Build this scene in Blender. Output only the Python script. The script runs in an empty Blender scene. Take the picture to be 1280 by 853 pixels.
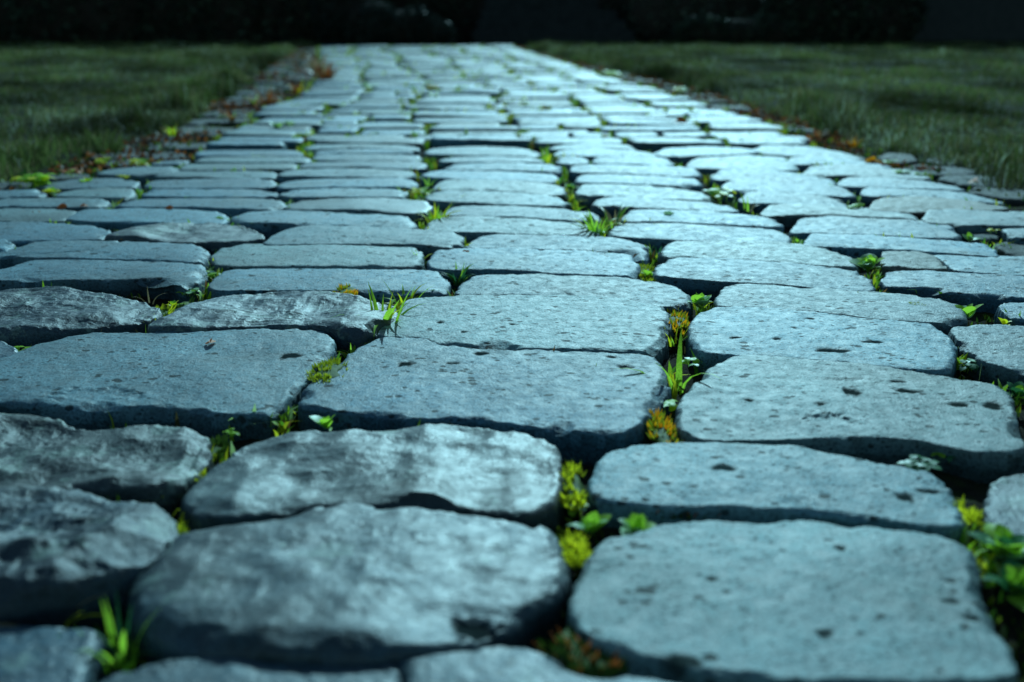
import bpy, math, random
import numpy as np
from mathutils import Vector
S = bpy.context.scene
COL = S.collection
# ------------------------------------------------------------------ camera, light
H = 0.45; F = 1350.0; TH = math.atan(414.5 / F)
cam_d = bpy.data.cameras.new('camera'); cam = bpy.data.objects.new('camera', cam_d); COL.objects.link(cam)
cam.location = (0, 0, H); cam.rotation_euler = (math.pi / 2 - TH, 0, 0)
cam_d.lens = F / 1280 * 36; cam_d.sensor_width = 36; cam_d.clip_start = 0.02; cam_d.clip_end = 2000
cam_d.dof.use_dof = True; cam_d.dof.focus_distance = 1.62; cam_d.dof.aperture_fstop = 3.0; cam_d.dof.aperture_blades = 7
S.camera = cam
SUN_AZ, SUN_EL = math.radians(9), math.radians(29)
W = bpy.data.worlds.new('World'); S.world = W; W.use_nodes = True
nt = W.node_tree; bg = nt.nodes['Background']
sky = nt.nodes.new('ShaderNodeTexSky'); sky.sky_type = 'NISHITA'; sky.sun_disc = False
sky.sun_elevation = SUN_EL; sky.sun_rotation = SUN_AZ; sky.air_density = 1.0; sky.dust_density = 0.3; sky.ozone_density = 2.0
gr = nt.nodes.new('ShaderNodeMix'); gr.data_type = 'RGBA'; gr.blend_type = 'MULTIPLY'; gr.inputs[0].default_value = 1; gr.inputs[7].default_value = (0.78, 1.06, 1.0, 1)   # the photograph's teal cast
nt.links.new(sky.outputs[0], gr.inputs[6]); nt.links.new(gr.outputs[2], bg.inputs[0]); bg.inputs[1].default_value = 0.052
sd = bpy.data.lights.new('sun', 'SUN'); sun = bpy.data.objects.new('sun', sd); COL.objects.link(sun)
sd.energy = 2.7; sd.angle = math.radians(0.6); sd.color = (0.46, 0.88, 1.0)
dirv = Vector((math.sin(SUN_AZ) * math.cos(SUN_EL), math.cos(SUN_AZ) * math.cos(SUN_EL), math.sin(SUN_EL)))
sun.rotation_euler = dirv.to_track_quat('Z', 'Y').to_euler(); sun.location = (6, 6, 8)
S.view_settings.view_transform = 'Standard'; S.view_settings.look = 'None'; S.view_settings.exposure = 0.75; S.view_settings.gamma = 1.0
S.cycles.max_bounces = 5

rnd = random.Random(7)
C_, S_ = math.cos(TH), math.sin(TH)
def at(x, y, z=0.0):
    """a pixel of the photograph -> the point at height z that it shows"""
    dx = (x - 640) / F; dy = (426.5 - y) / F
    d = (dx, C_ + dy * S_, -S_ + dy * C_)
    t = (z - H) / d[2]
    return (d[0] * t, d[1] * t, z)
def mpp(x, y):
    p = at(x, y); return math.sqrt(p[0] ** 2 + p[1] ** 2 + H * H) / F      # metres per pixel there

# ------------------------------------------------------------------ numpy noise
def _h(ix, iy, iz, seed):
    n = (ix * 374761393 + iy * 668265263 + iz * 2147483647 + seed * 974711) & 0xffffffff
    n = ((n ^ (n >> 13)) * 1274126177) & 0xffffffff
    n = n ^ (n >> 16)
    return (n & 0xffff) / 32767.5 - 1.0
def vnoise(p, seed=0):
    i = np.floor(p).astype(np.int64); f = p - i; u = f * f * f * (f * (f * 6 - 15) + 10)
    r = 0
    for a in (0, 1):
        for b in (0, 1):
            for c in (0, 1):
                w = (u[:, 0] if a else 1 - u[:, 0]) * (u[:, 1] if b else 1 - u[:, 1]) * (u[:, 2] if c else 1 - u[:, 2])
                r = r + w * _h(i[:, 0] + a, i[:, 1] + b, i[:, 2] + c, seed)
    return r
def fbm(p, sc, octv=4, seed=0, ridged=False, gain=0.5):
    r = 0; a = 1.0; t = 0; q = p * sc
    for o in range(octv):
        n = vnoise(q, seed + o)
        if ridged: n = 1 - 2 * np.abs(n)
        r = r + a * n; t += a; a *= gain; q = q * 2.03 + 11.7
    return r / t

# ------------------------------------------------------------------ objects
def tag(o, label=None, cat=None, group=None, kind=None):
    if label: o['label'] = label
    if cat: o['category'] = cat
    if group: o['group'] = group
    if kind: o['kind'] = kind
    return o
def mesh(name, V, Fc, mats=(), smooth=True):
    me = bpy.data.meshes.new(name)
    V = np.asarray(V, dtype=np.float32)
    if isinstance(Fc, np.ndarray):
        n, k = Fc.shape
        me.vertices.add(len(V)); me.vertices.foreach_set('co', V.ravel())
        me.loops.add(n * k); me.loops.foreach_set('vertex_index', Fc.astype(np.int32).ravel())
        me.polygons.add(n); me.polygons.foreach_set('loop_start', np.arange(0, n * k, k, dtype=np.int32))
        me.polygons.foreach_set('loop_total', np.full(n, k, dtype=np.int32))
        me.update(calc_edges=True); me.validate()
    else:
        me.from_pydata([tuple(v) for v in V], [], Fc); me.update()
    if smooth: me.shade_smooth()
    for m in mats: me.materials.append(m)
    return me
def link(name, me, parent=None, loc=None):
    o = bpy.data.objects.new(name, me); COL.objects.link(o)
    if parent: o.parent = parent
    if loc is not None: o.location = loc
    return o
def empty(name, loc, rz=0):
    o = bpy.data.objects.new(name, None); COL.objects.link(o); o.location = loc; o.rotation_euler[2] = rz
    o.empty_display_size = 0.05
    return o

# ------------------------------------------------------------------ materials
def newmat(name):
    m = bpy.data.materials.new(name); m.use_nodes = True
    n = m.node_tree.nodes; l = m.node_tree.links
    return m, n, l, n['Principled BSDF']
def ramp(n, stops, interp='LINEAR'):
    r = n.new('ShaderNodeValToRGB'); r.color_ramp.interpolation = interp
    e = r.color_ramp.elements
    while len(e) < len(stops): e.new(0.5)
    for k, (p, c) in enumerate(stops):
        e[k].position = p; e[k].color = (*c, 1) if not isinstance(c, (int, float)) else (c, c, c, 1)
    return r
def noise_n(n, l, vec, scale, detail=4, rough=0.55):
    t = n.new('ShaderNodeTexNoise'); t.inputs['Scale'].default_value = scale
    t.inputs['Detail'].default_value = detail; t.inputs['Roughness'].default_value = rough
    l.new(vec, t.inputs['Vector']); return t
def mixc(n, l, fac, a, b, mode='MIX'):
    x = n.new('ShaderNodeMix'); x.data_type = 'RGBA'; x.blend_type = mode
    for s, v in ((0, fac), (6, a), (7, b)):
        if isinstance(v, (int, float)): x.inputs[s].default_value = v
        elif isinstance(v, tuple): x.inputs[s].default_value = (*v, 1)
        else: l.new(v, x.inputs[s])
    return x.outputs[2]
def math_n(n, l, op, a, b=0.0):
    x = n.new('ShaderNodeMath'); x.operation = op
    for s, v in ((0, a), (1, b)):
        if isinstance(v, (int, float)): x.inputs[s].default_value = v
        else: l.new(v, x.inputs[s])
    return x.outputs[0]

def stone_mat(name, ca, cb, *a_, **k_):
    m = stone_mat_(name, ca, cb, *a_, **k_); return m
def stone_mat_(name, ca, cb, rough=0.45, lichen=0.0, pit=0.5, bump=0.5, dirt=0.25, dirtc=(0.04, 0.035, 0.026), relief=(.0030, .0026), spec=.46):
    m, n, l, b = newmat(name)
    tc = n.new('ShaderNodeTexCoord'); oi = n.new('ShaderNodeObjectInfo')
    off = n.new('ShaderNodeVectorMath'); off.operation = 'ADD'
    sc = math_n(n, l, 'MULTIPLY', oi.outputs['Random'], 53.0)
    l.new(tc.outputs['Object'], off.inputs[0]); l.new(sc, off.inputs[1]); v = off.outputs[0]
    n1 = noise_n(n, l, v, 9, 6, 0.6); n2 = noise_n(n, l, v, 55, 5, 0.65); n3 = noise_n(n, l, v, 330, 3, 0.7)
    base = mixc(n, l, ramp_out(n, l, n1, [(0.3, 0.0), (0.7, 1.0)]), ca, cb)
    spk = ramp_out(n, l, n3, [(0.36, 0.25), (0.48, 1.0), (0.66, 1.45)])
    base = mixc(n, l, 0.75, base, spk, 'MULTIPLY')
    mot = ramp_out(n, l, n2, [(0.3, 0.50), (0.5, 1.0), (0.72, 1.30)])
    base = mixc(n, l, 0.8, base, mot, 'MULTIPLY')
    hv = math_n(n, l, 'FRACT', math_n(n, l, 'MULTIPLY', oi.outputs['Random'], 7.31))
    base = mixc(n, l, 1.0, base, ramp_out(n, l, hv, [(0.0, (1.35, 1.05, 0.88)), (0.35, (1.0, 1.0, 1.0)), (0.8, (0.82, 1.0, 1.12))]), 'MULTIPLY')
    rv = math_n(n, l, 'ADD', math_n(n, l, 'MULTIPLY', oi.outputs['Random'], 0.55), 0.70)
    base = mixc(n, l, 1.0, base, rv, 'MULTIPLY')
    n6 = noise_n(n, l, v, 3.1, 4, 0.6); base = mixc(n, l, 1.0, base, ramp_out(n, l, n6, [(0.30, (0.62, 0.56, 0.50)), (0.5, (1.0, 1.0, 1.0)), (0.7, (1.12, 1.16, 1.18))]), 'MULTIPLY')
    # earth stains
    n4 = noise_n(n, l, v, 21, 7, 0.7)
    dm = ramp_out(n, l, n4, [(0.56, 0.0), (0.70, 1.0)])
    base = mixc(n, l, math_n(n, l, 'MULTIPLY', dm, dirt), base, dirtc)
    # pits
    vo = n.new('ShaderNodeTexVoronoi'); vo.inputs['Scale'].default_value = 75; vo.inputs['Randomness'].default_value = 1
    st = n.new('ShaderNodeMapping'); st.inputs['Scale'].default_value = (0.75, 1.0, 1.0)
    dist = mixc(n, l, 0.006, v, n2.outputs['Color'], 'ADD'); l.new(dist, st.inputs[0]); l.new(st.outputs[0], vo.inputs['Vector'])
    th = ramp_out(n, l, noise_n(n, l, v, 26, 2), [(0.45, 0.0), (0.68, 0.40)])
    pm = n.new('ShaderNodeMapRange'); pm.interpolation_type = 'SMOOTHSTEP'
    l.new(math_n(n, l, 'SUBTRACT', th, vo.outputs['Distance']), pm.inputs[0]); pm.inputs[1].default_value = -0.05; pm.inputs[2].default_value = 0.06
    v2 = n.new('ShaderNodeTexVoronoi'); v2.inputs['Scale'].default_value = 150; l.new(st.outputs[0], v2.inputs['Vector'])
    fine = math_n(n, l, 'MULTIPLY', math_n(n, l, 'LESS_THAN', v2.outputs['Distance'], 0.27), ramp_out(n, l, n2, [(0.42, 0.0), (0.56, 0.85)]))
    pitv = math_n(n, l, 'MULTIPLY', math_n(n, l, 'MAXIMUM', pm.outputs[0], fine), pit)
    base = mixc(n, l, pitv, base, (0.022, 0.026, 0.024))
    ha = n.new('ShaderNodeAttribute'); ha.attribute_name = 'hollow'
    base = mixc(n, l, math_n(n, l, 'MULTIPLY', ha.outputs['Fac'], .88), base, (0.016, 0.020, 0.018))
    if lichen > 0:
        n5 = noise_n(n, l, v, 17, 8, 0.75)
        lm = ramp_out(n, l, n5, [(0.60 - 0.06 * lichen, 0.0), (0.64 - 0.06 * lichen, 1.0), (0.70, 0.25), (0.74, 0.8)])
        base = mixc(n, l, math_n(n, l, 'MULTIPLY', lm, 0.5), base, (0.19, 0.26, 0.21))
    l.new(base, b.inputs['Base Color'])
    rr = n.new('ShaderNodeMapRange'); l.new(n2.outputs[0], rr.inputs[0])
    rr.inputs[1].default_value = 0.3; rr.inputs[2].default_value = 0.7; rr.inputs[3].default_value = rough - 0.09; rr.inputs[4].default_value = rough + 0.13
    l.new(rr.outputs[0], b.inputs['Roughness'])
    dull = math_n(n, l, 'MAXIMUM', pitv, ha.outputs['Fac'])
    dull = math_n(n, l, 'MAXIMUM', dull, math_n(n, l, 'MULTIPLY', dm, min(1, dirt * 1.3)))
    spc = math_n(n, l, 'MULTIPLY', math_n(n, l, 'SUBTRACT', 1.0, dull), spec)
    l.new(spc, b.inputs['Specular IOR Level'])
    hgt = math_n(n, l, 'ADD', math_n(n, l, 'MULTIPLY', n2.outputs[0], relief[0]), math_n(n, l, 'MULTIPLY', n3.outputs[0], relief[1]))
    hgt = math_n(n, l, 'SUBTRACT', hgt, math_n(n, l, 'MULTIPLY', pitv, 0.0013))
    bp = n.new('ShaderNodeBump'); bp.inputs['Distance'].default_value = 1.0; bp.inputs['Strength'].default_value = bump
    l.new(hgt, bp.inputs['Height']); l.new(bp.outputs[0], b.inputs['Normal'])
    return m
def ramp_out(n, l, src, stops):
    r = ramp(n, stops); l.new(src.outputs[0] if hasattr(src, 'outputs') else src, r.inputs[0]); return r.outputs[0]

M = {}
M['smooth'] = stone_mat('worn_blue_stone', (0.042, 0.100, 0.122), (0.096, 0.188, 0.215), 0.58, pit=0.85, bump=0.5, dirt=0.3)
M['slick'] = stone_mat('polished_blue_stone', (0.022, 0.050, 0.062), (0.052, 0.104, 0.124), 0.47, lichen=0.15, pit=0.4, bump=0.35, dirt=0.35)
M['rough'] = stone_mat('rough_lichen_stone', (0.013, 0.025, 0.030), (0.038, 0.064, 0.072), 0.47, lichen=0.9, pit=0.4, bump=0.6, dirt=0.5)
M['brown'] = stone_mat('brown_stone', (0.05, 0.055, 0.042), (0.09, 0.085, 0.06), 0.6, pit=0.6, bump=0.6, dirt=0.5)
M['edge'] = stone_mat('dull_edge_stone', (0.012, 0.019, 0.019), (0.034, 0.044, 0.042), 0.8, pit=0.6, bump=0.6, dirt=0.7)

for k_, dk in (('smooth', .75), ('slick', .8), ('rough', .7), ('brown', .5), ('edge', .6)):      # unworn faces below the trodden top, front shade put into a darker colour
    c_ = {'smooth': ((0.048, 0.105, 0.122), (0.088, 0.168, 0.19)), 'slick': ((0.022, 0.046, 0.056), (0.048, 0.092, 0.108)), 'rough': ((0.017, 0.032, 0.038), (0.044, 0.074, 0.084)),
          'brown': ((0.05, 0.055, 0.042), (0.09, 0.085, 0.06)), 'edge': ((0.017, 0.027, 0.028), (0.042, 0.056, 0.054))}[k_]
    M[k_ + '_side'] = stone_mat('painted_shade_' + k_, tuple(x * dk for x in c_[0]), tuple(x * dk * 1.1 for x in c_[1]), 0.62, pit=.5, bump=.6, dirt=.6, dirtc=(.022, .019, .014), relief=(.016, .006), spec=.25)

def soil_mat(name, ca, cb, scale=30, moss=None, bump=0.8):
    m, n, l, b = newmat(name)
    tc = n.new('ShaderNodeTexCoord'); v = tc.outputs['Object']
    n1 = noise_n(n, l, v, scale, 8, 0.7); c = ramp_out(n, l, n1, [(0.3, ca), (0.7, cb)])
    if moss:
        n2 = noise_n(n, l, v, 4.3, 6, 0.7); c = mixc(n, l, ramp_out(n, l, n2, [(0.52, 0.0), (0.62, 1.0)]), c, moss)
    l.new(c, b.inputs['Base Color']); b.inputs['Roughness'].default_value = 0.95; b.inputs['Specular IOR Level'].default_value = 0.03
    bp = n.new('ShaderNodeBump'); bp.inputs['Distance'].default_value = 0.012; bp.inputs['Strength'].default_value = bump
    l.new(n1.outputs[0], bp.inputs['Height']); l.new(bp.outputs[0], b.inputs['Normal'])
    return m
M['soil'] = soil_mat('joint_soil', (0.012, 0.010, 0.008), (0.05, 0.042, 0.03), 60, moss=(0.035, 0.05, 0.012))
M['ground'] = soil_mat('earth', (0.012, 0.014, 0.009), (0.035, 0.038, 0.022), 12, moss=(0.02, 0.035, 0.014))

def leaf_mat(name, ca, cb, trans=0.35, rough=0.45, scale=40, attr=False):
    m, n, l, b = newmat(name)
    if attr:
        a = n.new('ShaderNodeAttribute'); a.attribute_name = 'tint'; c = a.outputs['Color']
    else:
        tc = n.new('ShaderNodeTexCoord'); oi = n.new('ShaderNodeObjectInfo')
        off = n.new('ShaderNodeVectorMath'); l.new(tc.outputs['Object'], off.inputs[0])
        l.new(math_n(n, l, 'MULTIPLY', oi.outputs['Random'], 31.0), off.inputs[1])
        n1 = noise_n(n, l, off.outputs[0], scale, 4, 0.6)
        c = ramp_out(n, l, n1, [(0.35, ca), (0.65, cb)])
    l.new(c, b.inputs['Base Color']); b.inputs['Roughness'].default_value = rough; b.inputs['Specular IOR Level'].default_value = .12 if attr else .22
    tr = n.new('ShaderNodeBsdfTranslucent'); l.new(c, tr.inputs[0])
    mx = n.new('ShaderNodeMixShader'); mx.inputs[0].default_value = trans
    l.new(b.outputs[0], mx.inputs[1]); l.new(tr.outputs[0], mx.inputs[2]); l.new(mx.outputs[0], n['Material Output'].inputs[0])
    return m
M['leaf'] = leaf_mat('green_leaf', (0.26, 0.50, 0.03), (0.48, 0.74, 0.06), 0.6)
M['darkleaf'] = leaf_mat('dark_leaf', (0.02, 0.10, 0.04), (0.05, 0.20, 0.06), 0.35)
M['frost'] = leaf_mat('silver_leaf', (0.16, 0.34, 0.13), (0.36, 0.54, 0.30), 0.35)
M['yellow'] = leaf_mat('yellow_green_leaf', (0.75, 0.75, 0.02), (0.90, 0.82, 0.03), 0.5)
M['moss'] = leaf_mat('moss_green', (0.30, 0.38, 0.02), (0.62, 0.58, 0.03), 0.35, 0.7, 120)
M['mossdark'] = leaf_mat('moss_dark', (0.03, 0.075, 0.010), (0.10, 0.16, 0.02), 0.3, 0.7, 120)
M['orange'] = leaf_mat('orange_tip', (0.95, 0.30, 0.01), (0.95, 0.50, 0.01), 0.4, 0.6, 200)
M['rust'] = leaf_mat('rust_leaf', (0.34, 0.08, 0.02), (0.55, 0.17, 0.04), 0.25, 0.6, 60)
M['straw'] = leaf_mat('straw_stem', (0.26, 0.19, 0.09), (0.42, 0.32, 0.16), 0.3)
M['grass'] = leaf_mat('lawn_grass', None, None, 0.32, 0.6, attr=True)
M['foliage'] = leaf_mat('hedge_foliage', None, None, 0.12, 0.6, attr=True)
M['bark'] = soil_mat('bark', (0.012, 0.010, 0.008), (0.045, 0.038, 0.03), 25)
M['wall'] = soil_mat('dark_render', (0.03, 0.032, 0.030), (0.048, 0.05, 0.047), 9, bump=0.3)
M['ledge'] = soil_mat('dark_ledge', (0.012, 0.014, 0.014), (0.034, 0.038, 0.038), 14, bump=0.4)

# ------------------------------------------------------------------ the ground
def interp_edge(pts):
    w = sorted([(at(x, y)[1], at(x, y)[0]) for x, y in pts]); ys = [a for a, _ in w]; xs = [b for _, b in w]
    def f(Y):
        Y = np.asarray(Y, dtype=float); r = np.interp(Y, ys, xs)
        r = np.where(Y < ys[0], xs[0] + (Y - ys[0]) * (xs[1] - xs[0]) / (ys[1] - ys[0]) * 0.3, r)
        return r
    return f
GL = interp_edge([(372, 59), (345, 72), (283, 116), (200, 160), (110, 188), (0, 214)])         # edge of the left lawn
GR = interp_edge([(660, 59), (700, 70), (845, 100), (965, 133), (1110, 185), (1200, 212), (1290, 238)])
LN = interp_edge([(398, 58), (402, 90), (385, 112), (328, 135), (300, 155), (245, 186), (200, 200)])   # left edge of the main paving
RN = interp_edge([(642, 58), (745, 90), (850, 120), (950, 148), (1070, 190)])
END = at(500, 56.5)[1]
def ground_h(P):
    dl = GL(P[:, 1]) - P[:, 0]; dr = P[:, 0] - GR(P[:, 1]); d = np.maximum(dl, dr)
    h = -0.075 + 0.06 * np.clip((d + 0.02) / 0.12, 0, 1)
    return h + 0.008 * fbm(P, 3.0, 4, 5) * np.clip(1 - np.abs(d) / 30, 0, 1)
def sheet(xs, ys, hf):
    X, Y = np.meshgrid(xs, ys); P = np.stack([X.ravel(), Y.ravel(), np.zeros(X.size)], 1)
    P[:, 2] = hf(P); nx, ny = len(xs), len(ys)
    i = (np.arange(ny - 1)[:, None] * nx + np.arange(nx - 1)[None]).ravel()
    return P, np.stack([i, i + 1, i + nx + 1, i + nx], 1)
xs = np.concatenate([[-900, -400, -150, -60, -30, -16], np.arange(-10, 10.01, 0.1), [16, 30, 60, 150, 400, 900]])
ys = np.concatenate([[-900, -300, -80, -20, -8, -4, -2], np.arange(-1, 16.01, 0.1), [18, 22, 30, 60, 150, 400, 900]])
V, Q = sheet(xs, ys, ground_h)
tag(link('ground', mesh('ground', V, Q, [M['ground']])), kind='structure')
def bed_h(P):
    return -0.037 + 0.012 * fbm(P, 9, 4, 3) + 0.004 * fbm(P, 70, 2, 9)
ys = np.concatenate([np.arange(-0.3, 4, 0.02), np.arange(4, END + 0.2, 0.05)])
U = np.linspace(0, 1, 150)
X = np.stack([GL(ys) - 0.06 + (GR(ys) - GL(ys) + 0.12) * u for u in U], 1); Y = np.repeat(ys[:, None], len(U), 1)
P = np.stack([X.ravel(), Y.ravel(), np.zeros(X.size)], 1); P[:, 2] = bed_h(P)
i = (np.arange(len(ys) - 1)[:, None] * len(U) + np.arange(len(U) - 1)[None]).ravel()
road = tag(link('road', mesh('road_bed', P, np.stack([i, i + 1, i + len(U) + 1, i + len(U)], 1), [M['soil']])), kind='structure')

# ------------------------------------------------------------------ stones
def chaikin(p, it=2, q=0.14):
    for _ in range(it):
        a = p; b = np.roll(p, -1, 0)
        p = np.stack([a * (1 - q) + b * q, a * q + b * (1 - q)], 1).reshape(-1, p.shape[1])
    return p
def resample(p, N):
    c = np.vstack([p, p[:1]]); s = np.concatenate([[0], np.cumsum(np.linalg.norm(np.diff(c, axis=0), axis=1))])
    t = np.linspace(0, s[-1], N, endpoint=False)
    return np.stack([np.interp(t, s, c[:, k]) for k in range(2)], 1)
sid = [0]; HOL = [None]
def stone_geo(pw, zt, style='smooth', N=64, R=10, bev=0.013, amp=0.0022, tilt=(0, 0), holes=(), depth=0.085, chip=1.0, grow=0.0):
    """outline in metres -> a worn block: domed top, broken rim, rough sides"""
    sid[0] += 1; seed = sid[0]
    c0 = pw.mean(0)
    e = resample(chaikin(pw), N); c = e.mean(0)
    nrm = e - c; 
    tang = np.roll(e, -1, 0) - np.roll(e, 1, 0); outn = np.stack([tang[:, 1], -tang[:, 0]], 1)
    outn /= np.linalg.norm(outn, axis=1)[:, None] + 1e-9
    if (outn * nrm).sum() < 0: outn = -outn
    q3 = np.stack([e[:, 0], e[:, 1], np.full(N, seed * 3.7)], 1)
    e = e + outn * (fbm(q3, 18, 4, seed) * 0.0055 + fbm(q3, 90, 3, seed + 5) * 0.0022 * chip + grow)[:, None]
    t = np.linspace(0, 1, R + 1)[1:]; s = 1 - (1 - t) ** (1.3 if R > 40 else 1.6)
    rings = [np.array([c])] + [c + (e - c) * k for k in s]
    P2 = np.vstack(rings)
    d = np.full(len(P2), 9.0)
    for k in range(0, len(P2), 2000):
        d[k:k + 2000] = np.sqrt(((P2[k:k + 2000, None] - e[None]) ** 2).sum(2)).min(1)
    d = np.maximum(d - 0, 0); d[-N:] = 0
    p3 = np.stack([P2[:, 0], P2[:, 1], np.full(len(P2), seed * 5.1)], 1)
    # the rim is more broken on the ends that face the sun than on the long sides
    dirc = (P2 - c) / (np.linalg.norm(P2 - c, axis=1)[:, None] + 1e-9)
    endf = np.clip((dirc[:, 0] - 0.75) * 4, 0, 1)
    ck = np.clip((fbm(p3, 19, 3, seed + 20, gain=.6) - 0.05) * 5, 0, 1)          # where the rim has broken away
    bb = bev * (0.50 + 0.2 * fbm(p3, 40, 2, seed + 21) + 0.75 * ck + (0.75 if N > 60 else .2) * endf * chip)
    bb = np.minimum(bb * .62, d.max() * 0.8)
    k = np.clip(1 - d / bb, 0, 1)
    z = zt - bb * 0.75 * (1 - np.sqrt(np.clip(1 - k ** 2, 0, 1)))
    dm = d.max(); z = z - 0.0022 * (1 - np.clip(d / dm, 0, 1)) ** 2
    z = z + (P2[:, 0] - c[0]) * tilt[0] + (P2[:, 1] - c[1]) * tilt[1]
    big = fbm(p3 * np.array([1, 1.3, 1]), 7.5, 3, seed + 40)
    if style in ('rough', 'slick'):
        rg = fbm(p3 * np.array([1.0, 1.2, 1]), 6.0, 4, seed + 60, ridged=True, gain=0.45)
        z = z + amp * (1.2 * big + 0.8 * (rg - 0.3) + (.06 if style == 'slick' else .18) * fbm(p3, 26, 4, seed + 66, ridged=True, gain=.6)) * np.clip(d / (bev * 1.2) + 0.35, 0, 1)
    else:
        z = z + amp * big * np.clip(d / bev + 0.2, 0, 1)
    z = z + (0.0010 + (0.0012 if style == 'slick' else 0.0030) * chip * k * (1 + 1.6 * endf)) * fbm(p3, 85, 4, seed + 80, gain=.7) * (1 if chip > 0 else 0)
    rs = np.random.default_rng(seed + 1000); per = np.linalg.norm(np.roll(e, -1, 0) - e, axis=1).sum()
    nch = int(per / 0.030 * chip * (.35 if style == 'rough' else 1)) if N > 40 else 0
    wgt = 1 + 5.0 * np.clip(outn[:, 0], 0, 1) ** 2; ids = rs.choice(N, nch, p=wgt / wgt.sum())
    for ci in ids:                                          # flakes struck off the rim
        on = outn[ci] + rs.normal(0, .25, 2); on /= np.linalg.norm(on); big_ = rs.random() < .25
        dp = rs.uniform(.002, .006) * (2.0 if big_ else 1.0) * min(1, bev / .0085); sl = rs.uniform(.35, 1.1); rel = P2 - e[ci]
        inn = -(rel @ on); lat = rel @ np.array([-on[1], on[0]]); wl = rs.uniform(.006, .03) * (1.6 if big_ else 1)
        lim = zt - dp + sl * np.maximum(inn, -.01) + (lat / wl) ** 2 * dp * 1.3 + .0012 * fbm(p3, 120, 2, seed + ci)
        z = np.where(inn < .05, np.minimum(z, lim), z)
    hol = np.zeros(len(P2))
    for hx, hy, hw, hd, dep in holes:                       # weathered hollows: centre, half sizes, depth
        g = ((P2[:, 0] - hx) / hw) ** 2 + ((P2[:, 1] - hy) / hd) ** 2
        g = np.where(g < 2.6, g * np.clip(1 + .8 * fbm(p3, 60, 2, seed + 90) + .9 * fbm(p3, 140, 2, seed + 93), .45, 3) + .25, 9.0)
        z = z - dep * 0.45 * np.clip(1.1 - g, 0, 1) ** 0.6
        if hw < .026: hol = np.maximum(hol, np.clip((1.15 - g) * 2.2, 0, 1))
    V = [np.column_stack([P2, z])]
    rim = V[0][-N:]
    nl = 5 if N > 60 else 3
    for j in range(1, nl + 1):
        f = j / nl
        zz = rim[:, 2] * (1 - f) + (zt - depth) * f
        q = np.column_stack([e, zz + seed * 0.7])
        q2 = q * np.array([1, 1, 0.45])
        o = (0.0065 * fbm(q2, 38, 4, seed + 7, gain=.65) + 0.003 * fbm(q2, 110, 2, seed + 8)) * chip + 0.002 * math.sin(f * 3)
        V.append(np.column_stack([e + outn * (o - 0.006 * f * f)[:, None], zz]))
    V = np.vstack(V)
    Fc = []
    a = np.arange(N); b = (a + 1) % N
    tri = np.stack([np.zeros(N, int), 1 + a, 1 + b, 1 + b], 1)
    quads = []
    for r in range(R - 1 + nl):
        o0 = 1 + r * N; o1 = o0 + N
        quads.append(np.stack([o0 + a, o1 + a, o1 + b, o0 + b], 1))
    # orientation
    sgn = np.sum(e[:, 0] * np.roll(e[:, 1], -1) - np.roll(e[:, 0], -1) * e[:, 1])
    tri = tri[:, :3]; quads = np.vstack(quads)
    if sgn < 0: tri = tri[:, ::-1]; quads = quads[:, ::-1]
    HOL[0] = hol
    return V, tri, quads
def to_mesh(name, V, tri, quads, mat, side=None, nside=0):
    me = bpy.data.meshes.new(name)
    me.vertices.add(len(V)); me.vertices.foreach_set('co', V.astype(np.float32).ravel())
    li = np.concatenate([tri.ravel(), quads.ravel()]).astype(np.int32)
    me.loops.add(len(li)); me.loops.foreach_set('vertex_index', li)
    n1, n2 = len(tri), len(quads)
    ls = np.concatenate([np.arange(n1) * 3, n1 * 3 + np.arange(n2) * 4]).astype(np.int32)
    lt = np.concatenate([np.full(n1, 3), np.full(n2, 4)]).astype(np.int32)
    me.polygons.add(n1 + n2); me.polygons.foreach_set('loop_start', ls); me.polygons.foreach_set('loop_total', lt)
    me.update(calc_edges=True); me.shade_smooth(); me.materials.append(mat)
    if side:
        me.materials.append(side); ix = np.zeros(n1 + n2, dtype=np.int32); ix[-nside:] = 1; me.polygons.foreach_set('material_index', ix)
    return me
def add_stone(pw, zt, style, **kw):
    lab = kw.pop('label', None)
    V, t, q = stone_geo(pw, zt, style, **kw)
    c = V.mean(0); c[2] = zt
    N_ = kw.get('N', 64); nl = 5 if N_ > 60 else 3
    hol = HOL[0]
    zq = V[:, 2]
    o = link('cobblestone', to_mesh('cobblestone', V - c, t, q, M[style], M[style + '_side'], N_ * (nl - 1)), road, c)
    if kw.get('holes'):
        ca = o.data.color_attributes.new('hollow', 'FLOAT_COLOR', 'POINT'); h = np.zeros(len(V)); h[:len(hol)] = hol
        ca.data.foreach_set('color', np.repeat(h[:, None], 4, 1).astype(np.float32).ravel())
    # freshly broken rim faces belong to the rough, shade-darkened side material
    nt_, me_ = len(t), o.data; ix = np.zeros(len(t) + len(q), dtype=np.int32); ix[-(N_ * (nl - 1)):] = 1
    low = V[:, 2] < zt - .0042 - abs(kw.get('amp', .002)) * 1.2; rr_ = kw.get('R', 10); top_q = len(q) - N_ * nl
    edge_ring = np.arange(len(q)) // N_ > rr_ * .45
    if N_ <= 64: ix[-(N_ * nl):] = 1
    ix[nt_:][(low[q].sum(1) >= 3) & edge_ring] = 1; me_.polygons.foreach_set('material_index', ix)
    if lab: o['label'] = lab
    return o
def px(poly, z=0.0): return np.array([at(x, y, z)[:2] for x, y in poly])

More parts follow.
